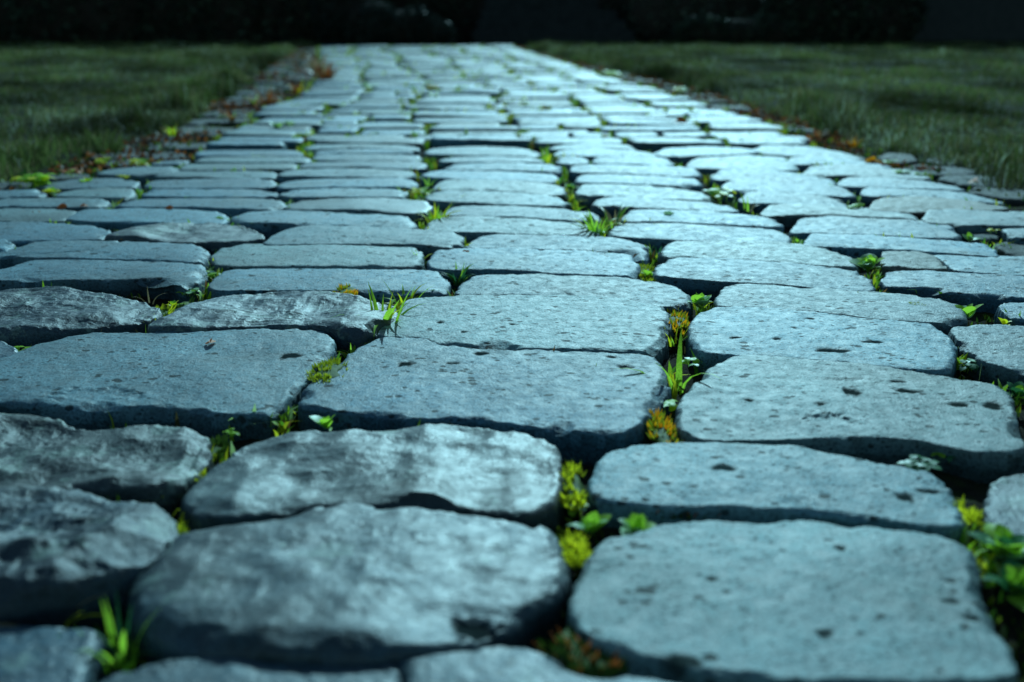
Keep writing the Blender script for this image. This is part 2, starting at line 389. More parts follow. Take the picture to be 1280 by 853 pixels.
NEAR = [
 # (outline in photo pixels, height, style, amp, bevel, tilt, holes[(x,y,w,h px,depth)], label)
 ([(-60,778),(60,777),(116,787),(122,800),(100,853),(60,900),(-60,900)], 0, 'slick', .004, .014, (0,0), (), None),
 ([(90,900),(128,848),(200,822),(280,811),(400,819),(482,817),(500,840),(530,880),(560,960),(120,960)], 0, 'slick', .004, .016, (0,0), (), None),
 ([(497,818),(560,810),(648,808),(700,822),(765,838),(865,852),(900,960),(572,960),(536,872),(508,838)], 0, 'slick', .003, .014, (0,0), (), None),
 ([(-90,612),(0,612),(40,606),(95,603),(118,616),(150,620),(190,622),(214,638),(219,658),(195,690),(160,712),(100,732),(20,745),(-90,762)], .012, 'rough', .020, .02, (.0,-.03), (), 'rugged hump-backed cobble crusted with pale lichen'),
 ([(158,735),(180,708),(225,668),(300,655),(370,640),(430,625),(500,632),(575,632),(640,640),(688,655),(709,678),(712,702),(696,730),(668,750),(640,772),(600,785),(560,798),(470,812),(350,812),(250,802),(175,772)], .006, 'slick', .0085, .026, (0,0), ((590,775,34,12,.009),), 'big rounded cobble with a chipped front corner'),
 ([(712,756),(722,720),(735,690),(750,672),(820,652),(900,645),(1020,650),(1180,664),(1213,680),(1224,702),(1222,725),(1242,765),(1262,810),(1270,842),(1150,848),(1000,845),(900,836),(800,813),(735,790)], 0, 'smooth', .0035, .016, (0,0), ((1050,686,9,4,.004),(890,722,11,5,.003),(1215,770,14,6,.003),(1030,790,14,7,.003),(850,820,30,10,.004),(1190,725,10,4,.003),(1190,750,12,5,.003)), None),
 ([(1236,640),(1240,604),(1270,589),(1400,590),(1420,690),(1290,676),(1244,662)], 0, 'rough', .004, .014, (0,0), (), None),
 ([(1320,700),(1480,705),(1540,860),(1360,850)], 0, 'slick', .004, .014, (0,0), (), None),
 ([(-90,514),(0,512),(60,518),(110,535),(170,533),(225,530),(254,540),(263,560),(246,582),(216,602),(180,612),(90,606),(0,602),(-90,598)], .004, 'rough', .014, .018, (.02,0), (), None),
 ([(228,618),(240,600),(262,584),(310,550),(380,534),(450,535),(550,527),(620,535),(690,543),(698,562),(700,590),(690,622),(662,640),(560,630),(400,628),(300,642),(245,642)], .004, 'slick', .011, .017, (0,0), (), 'glossy rippled cobble with a pale broken right end'),
 ([(738,604),(750,570),(775,558),(840,551),(960,552),(1040,560),(1100,575),(1165,588),(1186,602),(1202,632),(1196,653),(1130,648),(1000,632),(870,630),(790,628),(745,620)], 0, 'smooth', .0045, .015, (0,0), ((905,586,14,5,.003),(1130,620,14,6,.004),(1165,612,20,4,.004)), None),
 ([(-110,470),(0,448),(45,430),(110,414),(250,411),(400,409),(418,424),(412,442),(395,462),(374,480),(352,500),(336,513),(270,512),(200,503),(100,508),(0,497),(-110,502)], 0, 'smooth', .0035, .014, (0,0), ((250,437,30,3,.002),(120,492,55,10,.007),(290,506,40,7,.004),(365,445,20,4,.002)), None),
 ([(-110,424),(0,422),(18,432),(20,442),(-30,450),(-110,460)], 0, 'slick', .004, .01, (0,0), (), None),
 ([(370,503),(385,482),(430,450),(450,430),(480,420),(525,421),(557,432),(700,437),(815,440),(832,460),(834,480),(816,510),(796,529),(775,539),(700,533),(600,522),(500,518),(420,511)], 0, 'smooth', .0022, .012, (0,0), ((505,454,10,3.5,.004),(782,458,13,4,.005),(600,441,13,3,.003),(565,453,9,2,.002),(765,445,7,2.5,.003)), None),
 ([(850,505),(872,475),(903,447),(930,441),(1000,444),(1100,455),(1200,470),(1250,480),(1266,496),(1272,518),(1285,562),(1220,563),(1150,548),(1080,543),(1000,546),(930,548),(870,546),(852,530)], 0, 'smooth', .0022, .012, (0,0), ((1037,522,30,5.5,.008),(1066,490,17,5,.006),(937,499,9,3,.004),(1060,474,26,3,.004),(1200,505,15,3,.004),(1135,488,20,3.5,.003),(1026,505,9,3,.003),(1240,505,15,5,.003),(1120,475,12,2.5,.003)), 'broad pale cobble pocked with dark hollows'),
 ([(1190,408),(1215,404),(1300,405),(1400,407),(1420,472),(1280,463),(1235,450),(1205,432)], 0, 'smooth', .002, .012, (0,0), (), None),
 ([(1300,492),(1450,497),(1480,562),(1310,556)], 0, 'smooth', .002, .012, (0,0), (), None),
 ([(-100,372),(0,362),(60,361),(130,369),(185,377),(203,388),(172,399),(120,406),(60,412),(0,416),(-100,418)], .002, 'rough', .013, .014, (0,0), (), None),
 ([(180,408),(228,386),(260,371),(340,361),(400,362),(450,370),(492,378),(502,392),(484,405),(452,418),(425,414),(400,405),(330,404),(250,408)], .004, 'rough', .011, .013, (0,0), ((330,392,50,6,.005),), 'dark craggy cobble spotted with lichen'),
 ([(472,418),(488,400),(510,372),(560,367),(700,367),(790,372),(834,384),(838,402),(826,430),(813,437),(700,434),(600,430),(548,429),(528,419)], 0, 'smooth', .002, .011, (0,0), ((551,402,4.5,2,.003),(640,405,6,1.5,.002),(580,414,5,1.3,.002)), None),
 ([(862,410),(872,392),(897,382),(960,380),(1070,385),(1160,398),(1186,416),(1196,436),(1186,461),(1120,458),(1050,449),(900,441),(882,438),(866,428)], 0, 'smooth', .0022, .012, (0,0), ((1030,437,16,3,.004),(1050,438,14,3,.004),(970,424,7,2,.003),(1013,398,8,2,.003),(920,422,14,1.8,.002),(1090,427,18,1.6,.002),(994,410,5,1.6,.002)), None),
]
MID = [
 ([(569,367),(575,352),(600,342),(680,341),(780,344),(842,355),(866,370),(860,381),(830,382),(730,371),(640,367)], 's'),
 ([(893,373),(905,355),(930,352),(1060,360),(1150,368),(1197,378),(1213,397),(1190,403),(1140,402),(1050,392),(960,384),(900,380)], 's'),
 ([(258,355),(280,335),(330,333),(460,335),(550,338),(562,352),(560,363),(540,366),(470,364),(380,361),(270,361)], 's'),
 ([(-90,344),(0,336),(42,322),(140,323),(252,329),(260,340),(250,352),(230,358),(210,349),(130,348),(0,348),(-90,350)], 's'),
 ([(-90,322),(0,316),(35,302),(70,299),(180,301),(250,304),(262,312),(258,324),(240,327),(200,324),(100,321),(0,320)], 's'),
 ([(262,321),(275,308),(300,304),(390,303),(520,306),(530,315),(530,328),(515,333),(430,331),(340,331),(270,331)], 's'),
 ([(533,325),(545,312),(560,309),(640,309),(720,312),(788,316),(798,330),(798,342),(780,344),(700,341),(620,335),(560,335),(538,332)], 's'),
 ([(578,308),(598,294),(640,290),(720,292),(780,297),(808,306),(812,318),(803,326),(788,315),(700,310),(620,308)], 's'),
 ([(816,340),(830,325),(850,322),(900,322),(1000,327),(1070,335),(1088,345),(1095,360),(1060,360),(980,354),(900,350),(850,347),(820,344)], 's'),
 ([(824,313),(838,301),(880,300),(960,300),(1020,306),(1062,318),(1077,332),(1040,331),(960,324),(880,320),(832,320)], 's'),
 ([(1102,348),(1110,337),(1150,336),(1280,344),(1420,350),(1420,378),(1280,370),(1200,364),(1150,358),(1108,355)], 's'),
 ([(1250,380),(1280,374),(1400,378),(1400,400),(1290,398),(1260,392)], 's'),
 ([(1100,322),(1105,312),(1150,312),(1170,318),(1186,335),(1150,335),(1103,333)], 'b'),
 ([(1158,313),(1240,318),(1420,322),(1420,346),(1280,343),(1195,337),(1178,322)], 's'),
 ([(1003,305),(1012,291),(1050,290),(1150,297),(1230,302),(1245,310),(1251,319),(1200,316),(1120,311),(1060,308),(1010,307)], 's'),
 ([(1240,302),(1280,299),(1400,302),(1400,320),(1290,320),(1262,316)], 'e'),
 ([(-90,284),(0,275),(60,276),(120,282),(141,291),(130,299),(80,300),(0,300),(-90,300)], 's'),
 ([(-90,298),(5,297),(20,306),(15,313),(-90,317)], 's'),
 ([(128,297),(160,288),(200,280),(250,277),(300,280),(325,289),(332,296),(290,301),(220,302),(160,300)], 'r'),
 ([(325,303),(345,290),(370,281),(400,279),(500,284),(570,289),(582,297),(580,306),(560,310),(540,307),(500,304),(400,303),(350,304)], 's'),
 ([(528,287),(545,273),(580,269),(650,271),(735,278),(750,288),(740,292),(640,290),(580,289),(545,289)], 's'),
 ([(760,290),(775,278),(840,277),(900,280),(975,285),(990,296),(985,303),(940,303),(880,301),(820,299),(765,295)], 's'),
 ([(548,267),(565,257),(590,255),(660,256),(740,264),(755,272),(745,277),(700,275),(640,270),(580,268)], 's'),
 ([(775,275),(785,262),(800,260),(880,262),(960,269),(982,281),(960,284),(900,279),(830,276),(780,277)], 's'),
 ([(950,265),(962,254),(1010,254),(1090,259),(1135,265),(1155,274),(1120,272),(1040,267),(985,267),(955,269)], 's'),
 ([(986,291),(998,271),(1050,267),(1150,274),(1190,280),(1206,297),(1160,297),(1100,294),(1010,290)], 's'),
 ([(1150,272),(1160,262),(1200,261),(1280,264),(1420,268),(1420,283),(1280,281),(1200,280),(1162,278)], 's'),
 ([(1083,260),(1097,247),(1150,244),(1220,250),(1268,259),(1240,262),(1180,261),(1150,264),(1110,263)], 'b'),
 ([(1213,292),(1225,284),(1244,285),(1248,297),(1218,298)], 'e'), ([(1250,285),(1290,284),(1420,286),(1420,298),(1285,298),(1262,296)], 's'),
 ([(-60,264),(0,259),(60,258),(92,260),(98,266),(80,275),(40,276),(0,275),(-60,276)], 's'),
 ([(80,273),(100,262),(135,259),(220,260),(280,264),(289,272),(275,278),(240,279),(170,276),(110,276)], 's'),
 ([(-50,253),(20,247),(80,246),(128,247),(138,251),(118,258),(60,258),(-50,259)], 's'),
 ([(62,243),(90,237),(130,234),(165,235),(172,241),(160,247),(130,246),(80,245)], 's'),
 ([(-50,242),(10,237),(48,236),(57,240),(52,245),(0,246),(-50,248)], 's'),
 ([(45,232),(70,226),(110,222),(150,222),(175,226),(170,233),(120,234),(60,235)], 's'),
 ([(-40,232),(0,227),(40,228),(42,233),(0,236),(-40,238)], 'e'), ([(40,222),(75,216),(112,217),(108,221),(70,225)], 'e'),
 ([(118,216),(140,210),(180,207),(215,207),(224,211),(210,217),(160,219)], 's'),
 ([(140,257),(170,248),(220,246),(320,247),(355,250),(358,257),(340,262),(310,261),(240,258),(180,258)], 's'),
 ([(175,244),(185,236),(230,235),(320,236),(345,239),(348,243),(320,246),(220,245)], 's'),
 ([(178,232),(190,225),(230,223),(320,222),(342,225),(348,230),(330,234),(240,234),(190,234)], 's'),
 ([(190,220),(212,214),(260,213),(340,213),(352,216),(345,221),(300,221),(220,221)], 's'),
 ([(222,211),(232,205),(280,204),(360,203),(374,205),(370,210),(320,211),(240,212)], 's'),
 ([(243,202),(255,196),(320,195),(380,195),(390,198),(382,202),(320,202),(255,202)], 's'),
 ([(240,194),(250,188),(300,187),(370,187),(382,190),(375,194),(300,194)], 's'),
 ([(180,198),(190,191),(224,189),(232,194),(215,199)], 'e'), ([(186,205),(195,201),(238,199),(234,204)], 's'),
 ([(125,205),(140,199),(170,198),(176,203),(150,207)], 'e'), ([(110,197),(125,192),(170,190),(174,195),(140,197)], 'e'),
 ([(288,273),(305,265),(340,262),(400,263),(510,268),(522,276),(515,284),(490,284),(420,281),(360,279),(305,279)], 's'),
 ([(350,257),(370,249),(410,246),(470,246),(530,250),(542,258),(535,265),(510,267),(460,262),(400,261),(360,261)], 'd'),
 ([(346,244),(365,237),(420,234),(500,235),(512,239),(505,245),(430,245),(360,246)], 's'),
 ([(344,231),(362,224),(420,222),(500,222),(518,225),(525,231),(510,234),(420,233),(350,234)], 's'),
 ([(343,220),(358,213),(400,210),(460,210),(515,212),(522,217),(505,221),(400,220)], 's'),
 ([(368,208),(385,202),(440,201),(520,201),(535,204),(532,209),(515,211),(440,208)], 's'),
 ([(388,199),(395,193),(440,192),(520,193),(530,196),(525,200),(430,200)], 's'),
 ([(390,191),(400,187),(460,185),(515,188),(518,191),(440,191)], 's'), ([(378,186),(390,181),(440,179),(510,181),(525,184),(522,188),(460,184),(400,186)], 's'),
 ([(530,250),(535,241),(560,237),(640,239),(695,244),(715,252),(700,256),(640,255),(560,251)], 's'),
 ([(538,237),(550,225),(600,224),(680,227),(705,232),(708,240),(690,243),(640,238),(580,236)], 's'),
 ([(523,221),(540,213),(600,212),(690,215),(700,220),(695,226),(640,224),(570,223)], 's'),
 ([(551,211),(568,203),(640,202),(690,205),(702,209),(700,215),(640,212)], 's'), ([(546,201),(560,195),(620,194),(670,197),(682,201),(660,203),(600,202)], 's'),
 ([(528,191),(540,184),(600,182),(655,185),(678,192),(668,196),(600,193)], 's'),
 ([(737,257),(748,247),(780,244),(880,251),(915,256),(926,264),(890,264),(800,259)], 's'),
 ([(720,242),(724,231),(750,229),(830,232),(885,240),(895,249),(860,249),(790,246),(733,244)], 's'),
 ([(718,227),(722,217),(760,215),(830,219),(872,223),(880,231),(850,232),(780,229)], 's'),
 ([(710,214),(715,206),(750,205),(820,206),(868,209),(880,218),(850,220),(790,216)], 's'),
 ([(694,202),(700,195),(725,194),(735,199),(738,204),(715,205)], 's'), ([(741,203),(741,196),(780,195),(830,195),(846,205),(830,207),(800,205)], 's'),
 ([(690,193),(700,187),(740,184),(800,188),(830,194),(790,195),(720,194)], 's'), ([(684,186),(695,181),(740,178),(785,181),(802,187),(740,184)], 's'),
 ([(923,250),(935,239),(970,237),(1020,242),(1050,247),(1062,258),(1020,257),(970,253),(930,253)], 's'),
 ([(901,232),(915,223),(960,224),(1020,229),(1062,234),(1073,247),(1020,243),(960,238),(908,237)], 's'),
 ([(886,220),(900,211),(960,212),(1020,218),(1042,223),(1048,231),(1000,228),(950,224),(893,224)], 's'),
 ([(856,205),(870,196),(930,193),(985,197),(1002,212),(960,212),(900,210),(862,208)], 's'), ([(816,191),(830,184),(880,181),(940,185),(952,190),(930,193),(860,195),(828,195)], 's'),
 ([(1045,229),(1055,220),(1100,218),(1160,226),(1200,233),(1210,239),(1180,237),(1100,233),(1055,232)], 's'),
 ([(1075,242),(1083,232),(1130,232),(1200,238),(1245,248),(1258,254),(1200,249),(1130,244),(1085,245)], 's'),
 ([(1003,216),(1015,206),(1060,204),(1110,209),(1155,215),(1166,223),(1120,221),(1060,218),(1012,219)], 's'),
 ([(980,203),(990,195),(1030,193),(1080,200),(1120,208),(1080,208),(1030,205),(992,206)], 's'),
 ([(938,187),(955,181),(1010,182),(1060,190),(1087,198),(1040,196),(990,194),(955,192)], 's'),
 ([(1095,196),(1110,190),(1140,192),(1150,200),(1120,204)], 'e'), ([(1125,211),(1140,205),(1190,207),(1225,213),(1215,219),(1160,218)], 'e'),
 ([(1172,223),(1185,217),(1230,218),(1275,226),(1270,232),(1210,231)], 'e'), ([(1208,238),(1220,232),(1275,235),(1330,242),(1330,250),(1260,248)], 'e'),
 ([(1158,200),(1165,195),(1200,197),(1215,204),(1180,206)], 'e'), ([(1290,258),(1300,246),(1380,250),(1400,262),(1330,262)], 'e'),
]
OCC = []      # occupied boxes (world) so that the filling rows keep clear
count = 0
for poly, z, st, amp, bev, tilt, holes, lab in NEAR:
    pw = px(poly, z); hs = []
    for hx, hy, hw, hh, dp in holes:
        a = at(hx, hy, z); b = at(hx + hw, hy, z); c = at(hx, hy + hh, z)
        hs.append((a[0], a[1], b[0] - a[0], abs(c[1] - a[1]), dp))
    add_stone(pw, z, st, N=340, R=72, grow=.003, bev=bev, amp=amp, tilt=tilt, holes=hs, label=lab)
    count += 1
r2 = random.Random(3)
for poly, k in MID:
    st = {'s': 'smooth', 'b': 'brown', 'e': 'edge', 'r': 'rough', 'd': 'slick'}[k]
    z = r2.uniform(-.003, .003) - (0.014 if k == 'e' else 0)
    dist = at(*poly[0])[1]
    N, R = (230, 22) if dist < 2.3 else (110, 13)
    add_stone(px(poly, z), z, st, N=N, R=R, grow=.0015, bev=0.0085 if k != 'e' else 0.014, amp=0.0022 if k != 'r' else 0.008, tilt=(r2.uniform(-.012, .012), r2.uniform(-.012, .012)),
              label='brown weathered cobble' if k == 'b' and poly[0][0] < 1090 else None)
    count += 1
# rows beyond the traced ones: meandering columns of setts
FAR = []
def column_fill(xa, xb, y0, y1, style, rh, zoff, rr, ragged=0.010):
    """xa, xb: functions giving the column's side lines"""
    Y = y0 + rr.uniform(-0.04, 0.05)
    while Y < y1:
        d = rr.uniform(*rh)
        x0 = float(xa(Y + d / 2)) + rr.uniform(-ragged, ragged); x1 = float(xb(Y + d / 2)) + rr.uniform(-ragged, ragged)
        g = 0.0065; sk = rr.uniform(-.012, .012)
        xl0, xl1 = x0 + 0.006, x1 - 0.006
        if rr.random() < .38: xl1 -= rr.uniform(.02, .055)
        elif rr.random() < .25: xl0 += rr.uniform(.02, .05)
        segs = [(xl0, xl1)]
        if xl1 - xl0 > 0.30 and rr.random() < 0.13:
            m = xl0 + (xl1 - xl0) * rr.uniform(.35, .65); segs = [(xl0, m - .007), (m + .007, xl1)]
        if style == 'edge' and rr.random() < .33: Y += d; continue
        for a, b in segs:
            j = lambda s: rr.uniform(-s, s)
            bow = rr.uniform(0.0, 0.012)
            pts = [(a + j(.008), Y + g + bow), (a + (b - a) * .33, Y + g + j(.004) - 0.002), (a + (b - a) * .66, Y + g + j(.004) - 0.002), (b + j(.006), Y + g + bow * .7),
                   (b + j(.008), Y + d - g + sk - bow), (a + (b - a) * .6, Y + d - g + sk * .5 + j(.003)), (a + (b - a) * .3, Y + d - g + j(.003)), (a + j(.008), Y + d - g - bow)]
            FAR.append((Y, np.array(pts), style, zoff + rr.uniform(-.009, .006), rr.uniform(-.03, .022), rr.uniform(-.03, .02)))
        Y += d
rr = random.Random(21)
Y0 = at(500, 179)[1] + 0.02
fr = [0.0, .16, .335, .525, .69, .85, 1.0]
def side(k, wob):
    ph = rr.uniform(0, 6); st = [rr.uniform(-1, 1) for _ in range(400)]
    return lambda Y, k=k, ph=ph: LN(Y) + (RN(Y) - LN(Y)) * (fr[k] + (0 if k in (0, 6) else 0.02 * math.sin(Y * 1.7 + ph) + 0.022 * st[int(float(Y) / .17) % 400]))
lines = [side(k, 1) for k in range(7)]
for k in range(6): column_fill(lines[k], lines[k + 1], Y0, END, 'smooth', (.125, .185), 0.0, rr)
# dull edging stones along both lawns
column_fill(lambda Y: GL(Y) + 0.02, lambda Y: (GL(Y) * .5 + LN(Y) * .5), Y0 - 0.2, END, 'edge', (.12, .24), -0.024, rr, .035)
column_fill(lambda Y: (GL(Y) * .5 + LN(Y) * .5) + .01, lambda Y: LN(Y) - .015, Y0, END, 'edge', (.13, .2), -0.017, rr, .03)
column_fill(lambda Y: RN(Y) + 0.02, lambda Y: GR(Y) - 0.0, Y0 + .05, END, 'edge', (.12, .24), -0.024, rr, .03)
# out of the frame on either side, beside the camera
def fx(xp):
    def f(Y):
        t = np.interp(-Y, [-at(640, y)[1] for y in range(150, 960, 10)][::1], [y for y in range(150, 960, 10)])
        return at(xp, float(t))[0]
    return f
for k in range(2):
    column_fill(lambda Y, k=k: fx(1425)(Y) + .02 + k * .36, lambda Y, k=k: fx(1425)(Y) + .02 + (k + 1) * .36, 0.7, 2.2, 'smooth', (.14, .2), -.002, rr, 0.0)
    column_fill(lambda Y, k=k: fx(-115)(Y) - .02 - (k + 1) * .36, lambda Y, k=k: fx(-115)(Y) - .02 - k * .36, 0.7, 2.0, 'smooth', (.14, .2), -.002, rr, 0.0)
def inview(s):
    x, y = s[1].mean(0); return abs(x) < y * 0.5 + 0.1
FAR.sort(key=lambda s: (not inview(s), s[0]))
single = FAR[:300 - count]; rest = FAR[300 - count:]
for Y, pts, st, z, t1, t2 in single:
    add_stone(pts, z, st, N=56, R=8, grow=.0005, chip=.7, bev=0.0075, amp=0.003, tilt=(t1, t2))
Vs, Ts, Qs, o0, mi = [], [], [], 0, []
for Y, pts, st, z, t1, t2 in rest:
    V, t, q = stone_geo(pts, z, st, N=32, R=4, grow=.0, chip=.15, bev=0.0045, amp=0.003, tilt=(t1, t2))
    Vs.append(V); Ts.append(t + o0); Qs.append(q + o0); o0 += len(V); mi += [st]
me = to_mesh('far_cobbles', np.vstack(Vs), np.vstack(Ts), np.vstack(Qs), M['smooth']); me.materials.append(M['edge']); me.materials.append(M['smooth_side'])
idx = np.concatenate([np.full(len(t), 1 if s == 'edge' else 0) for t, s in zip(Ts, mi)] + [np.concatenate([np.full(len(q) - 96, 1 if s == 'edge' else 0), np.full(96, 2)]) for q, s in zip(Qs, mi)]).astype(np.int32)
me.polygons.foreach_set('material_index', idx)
o = link('far_cobblestones', me, road); o['kind'] = 'stuff'

# ------------------------------------------------------------------ small plants
def leaf_geo(L, Wd, curl=0.25, notch=0.0, seg=6, fold=0.15):
    """a leaf blade along +X rising from the origin, with a folded midrib"""
    V, Fc = [], []
    for i in range(seg + 1):
        t = i / seg; w = Wd * (math.sin(math.pi * min(1, t * 0.86 + 0.10)) ** 0.8) * (1 if t < 1 else .25)
        x = L * t; z = L * (0.55 * t - curl * 1.6 * t * t)
        V += [(x, -w, z + fold * w), (x, 0, z), (x, w, z + fold * w)]
    for i in range(seg):
        a = i * 3
        Fc += [(a, a + 3, a + 4, a + 1), (a + 1, a + 4, a + 5, a + 2)]
    return V, Fc
def blade_geo(L, Wd, bend, seg=5):
    V, Fc = [], []
    for i in range(seg + 1):
        t = i / seg; w = Wd * (1 - t ** 1.8) + Wd * .04; a = bend * t
        x = L * t * math.sin(a) * .9; z = L * t * math.cos(a * .8)
        V += [(x, -w, z), (x + w * .5, 0, z), (x, w, z)]
    for i in range(seg):
        a = i * 3; Fc += [(a, a + 3, a + 4, a + 1), (a + 1, a + 4, a + 5, a + 2)]
    return V, Fc
LEAF = {}
for mn in ('leaf', 'darkleaf', 'frost', 'yellow', 'rust', 'orange', 'straw'):
    LEAF[mn] = [mesh('leaf', *leaf_geo(1, w, c), [M[mn]]) for w, c in ((.28, .30), (.34, .18), (.24, .38), (.40, .25))]
BLADE = {}
for mn in ('leaf', 'darkleaf', 'yellow', 'frost', 'straw', 'rust', 'orange'):
    BLADE[mn] = [mesh('blade', *blade_geo(1, w, b), [M[mn]]) for w, b in ((.045, .5), (.06, .9), (.04, .2), (.05, 1.3))]
pr = random.Random(11)
def rosette(loc, r, mats, n, label, group, name='rosette_plant', up=0.25, cat='plant'):
    t = tag(empty(name, loc, pr.uniform(0, 6)), label, cat, group)
    for k in range(n):
        ring = k / n; mt = pr.choice(mats)
        o = link('leaf', pr.choice(LEAF[mt]), t); s = r * pr.uniform(.7, 1.05) * (1 - .45 * ring)
        o.scale = (s, s * pr.uniform(.85, 1.2), s)
        o.rotation_euler = (pr.uniform(-.25, .25), -up - ring * .8 + pr.uniform(-.2, .2), k * 2.4 + pr.uniform(-.2, .2))
        o.location = (0, 0, r * .1 * ring)
    return t
def tuft(loc, h, mats, n, label, group, spread=.25, name='grass_tuft', cat='grass tuft', w=1.0):
    t = tag(empty(name, loc, pr.uniform(0, 6)), label, cat, group)
    for k in range(n):
        o = link('blade', pr.choice(BLADE[pr.choice(mats)]), t); s = h * pr.uniform(.55, 1.1)
        o.scale = (s, s * w * pr.uniform(.8, 1.3), s); a = k * 2.4 + pr.uniform(-.5, .5)
        o.rotation_euler = (pr.uniform(-.15, .15), pr.uniform(.0, .35), a)
        q = h * spread * math.sqrt(pr.random()); o.location = (q * math.cos(a), q * math.sin(a), 0)
    return t
def clover(loc, r, mats, n, label, group, hgt=.6, name='clover_plant'):
    """short stems, each with three round leaflets"""
    t = tag(empty(name, loc, pr.uniform(0, 6)), label, 'plant', group)
    for k in range(n):
        a = k * 2.4; q = r * math.sqrt((k + .5) / n); zz = r * hgt * pr.uniform(.5, 1.1)
        x, y = q * math.cos(a), q * math.sin(a)
        st = link('stem', pr.choice(BLADE['leaf'][:1]), t); st.location = (x * .5, y * .5, 0); st.scale = (zz, zz * .8, zz); st.rotation_euler[2] = a
        mt = pr.choice(mats)
        for j in range(3):
            o = link('leaf', LEAF[mt][3], t); s = r * pr.uniform(.38, .55); o.scale = (s, s * 1.1, s * .6)
            o.location = (x * .5 + zz * .2 * math.cos(a), y * .5 + zz * .2 * math.sin(a), zz * .9); o.rotation_euler = (0, .35 + pr.uniform(-.3, .3), a + j * 2.1)
    return t
def moss(loc, rx, ry, hz, mats, label, group=None, seed=1, tips=None, dens=1.0):
    """a cushion: lumpy dome covered with short shoots"""
    t = tag(empty('moss_cushion', loc), label, 'moss', group)
    n = 26; us = np.linspace(0, 2 * np.pi, n, endpoint=False); V = [(0, 0, hz)]; 
    for j in range(1, 9):
        a = j / 8
        for u in us: V.append((rx * a * math.cos(u), ry * a * math.sin(u), hz * math.sqrt(max(0, 1 - a * a)) - (.004 if j == 8 else 0)))
    V = np.array(V); f = 1 + .6 * fbm(V + seed, 45, 3, seed); V[:, :2] *= f[:, None]; V[:, 2] *= (1 + .6 * fbm(V + seed, 60, 3, seed + 3))
    Fc = [(0, 1 + i, 1 + (i + 1) % n) for i in range(n)]
    for j in range(7):
        for i in range(n): Fc.append((1 + j * n + i, 1 + (j + 1) * n + i, 1 + (j + 1) * n + (i + 1) % n, 1 + j * n + (i + 1) % n))
    link('cushion', mesh('cushion', V, Fc, [M['mossdark']]), t)
    rg = np.random.default_rng(seed); m = int(420 * dens)
    a = rg.uniform(0, 6.283, m); q = np.sqrt(rg.uniform(0, 1, m)); bx = rx * q * np.cos(a); by = ry * q * np.sin(a); bz = hz * np.sqrt(1 - q * q * .98) * rg.uniform(.8, 1.05, m)
    kp = fbm(np.stack([bx + loc[0], by + loc[1], bz], 1), 70, 2, seed) > -.12; a, q, bx, by, bz = a[kp], q[kp], bx[kp] * 1.25, by[kp] * 1.4, bz[kp]; m = len(a)
    for part, mt, sel, ln in (('shoots', mats[-1], slice(0, int(m * (.75 if tips else 1))), .30), ('tips', tips, slice(int(m * .75), m), .5)):
        if not mt: continue
        x, y, z = bx[sel], by[sel], bz[sel]; k = len(x); L = .012 * ln * rg.uniform(.6, 1.4, k) + .0015; w = .0005 + L * .24
        an = rg.uniform(0, 6.283, k); lx = x / rx * .6 * L + rg.normal(0, .25, k) * L; ly = y / ry * .6 * L + rg.normal(0, .25, k) * L
        A = np.stack([x - w * np.cos(an), y - w * np.sin(an), z - .001], 1); B = np.stack([x + w * np.cos(an), y + w * np.sin(an), z - .001], 1)
        Cc = np.stack([x + lx, y + ly, z + L], 1); VV = np.stack([A, B, Cc], 1).reshape(-1, 3)
        o = link(part, mesh(part, VV, np.arange(k * 3).reshape(-1, 3), [M[mt]]), t); o['kind'] = 'stuff'
    return t

GJ = 'small weeds growing in the joints of the paving'
def P_(x, y, z=-0.03):
    return at(x, y, z)
def sz(x, y, p): return mpp(x, y) * p
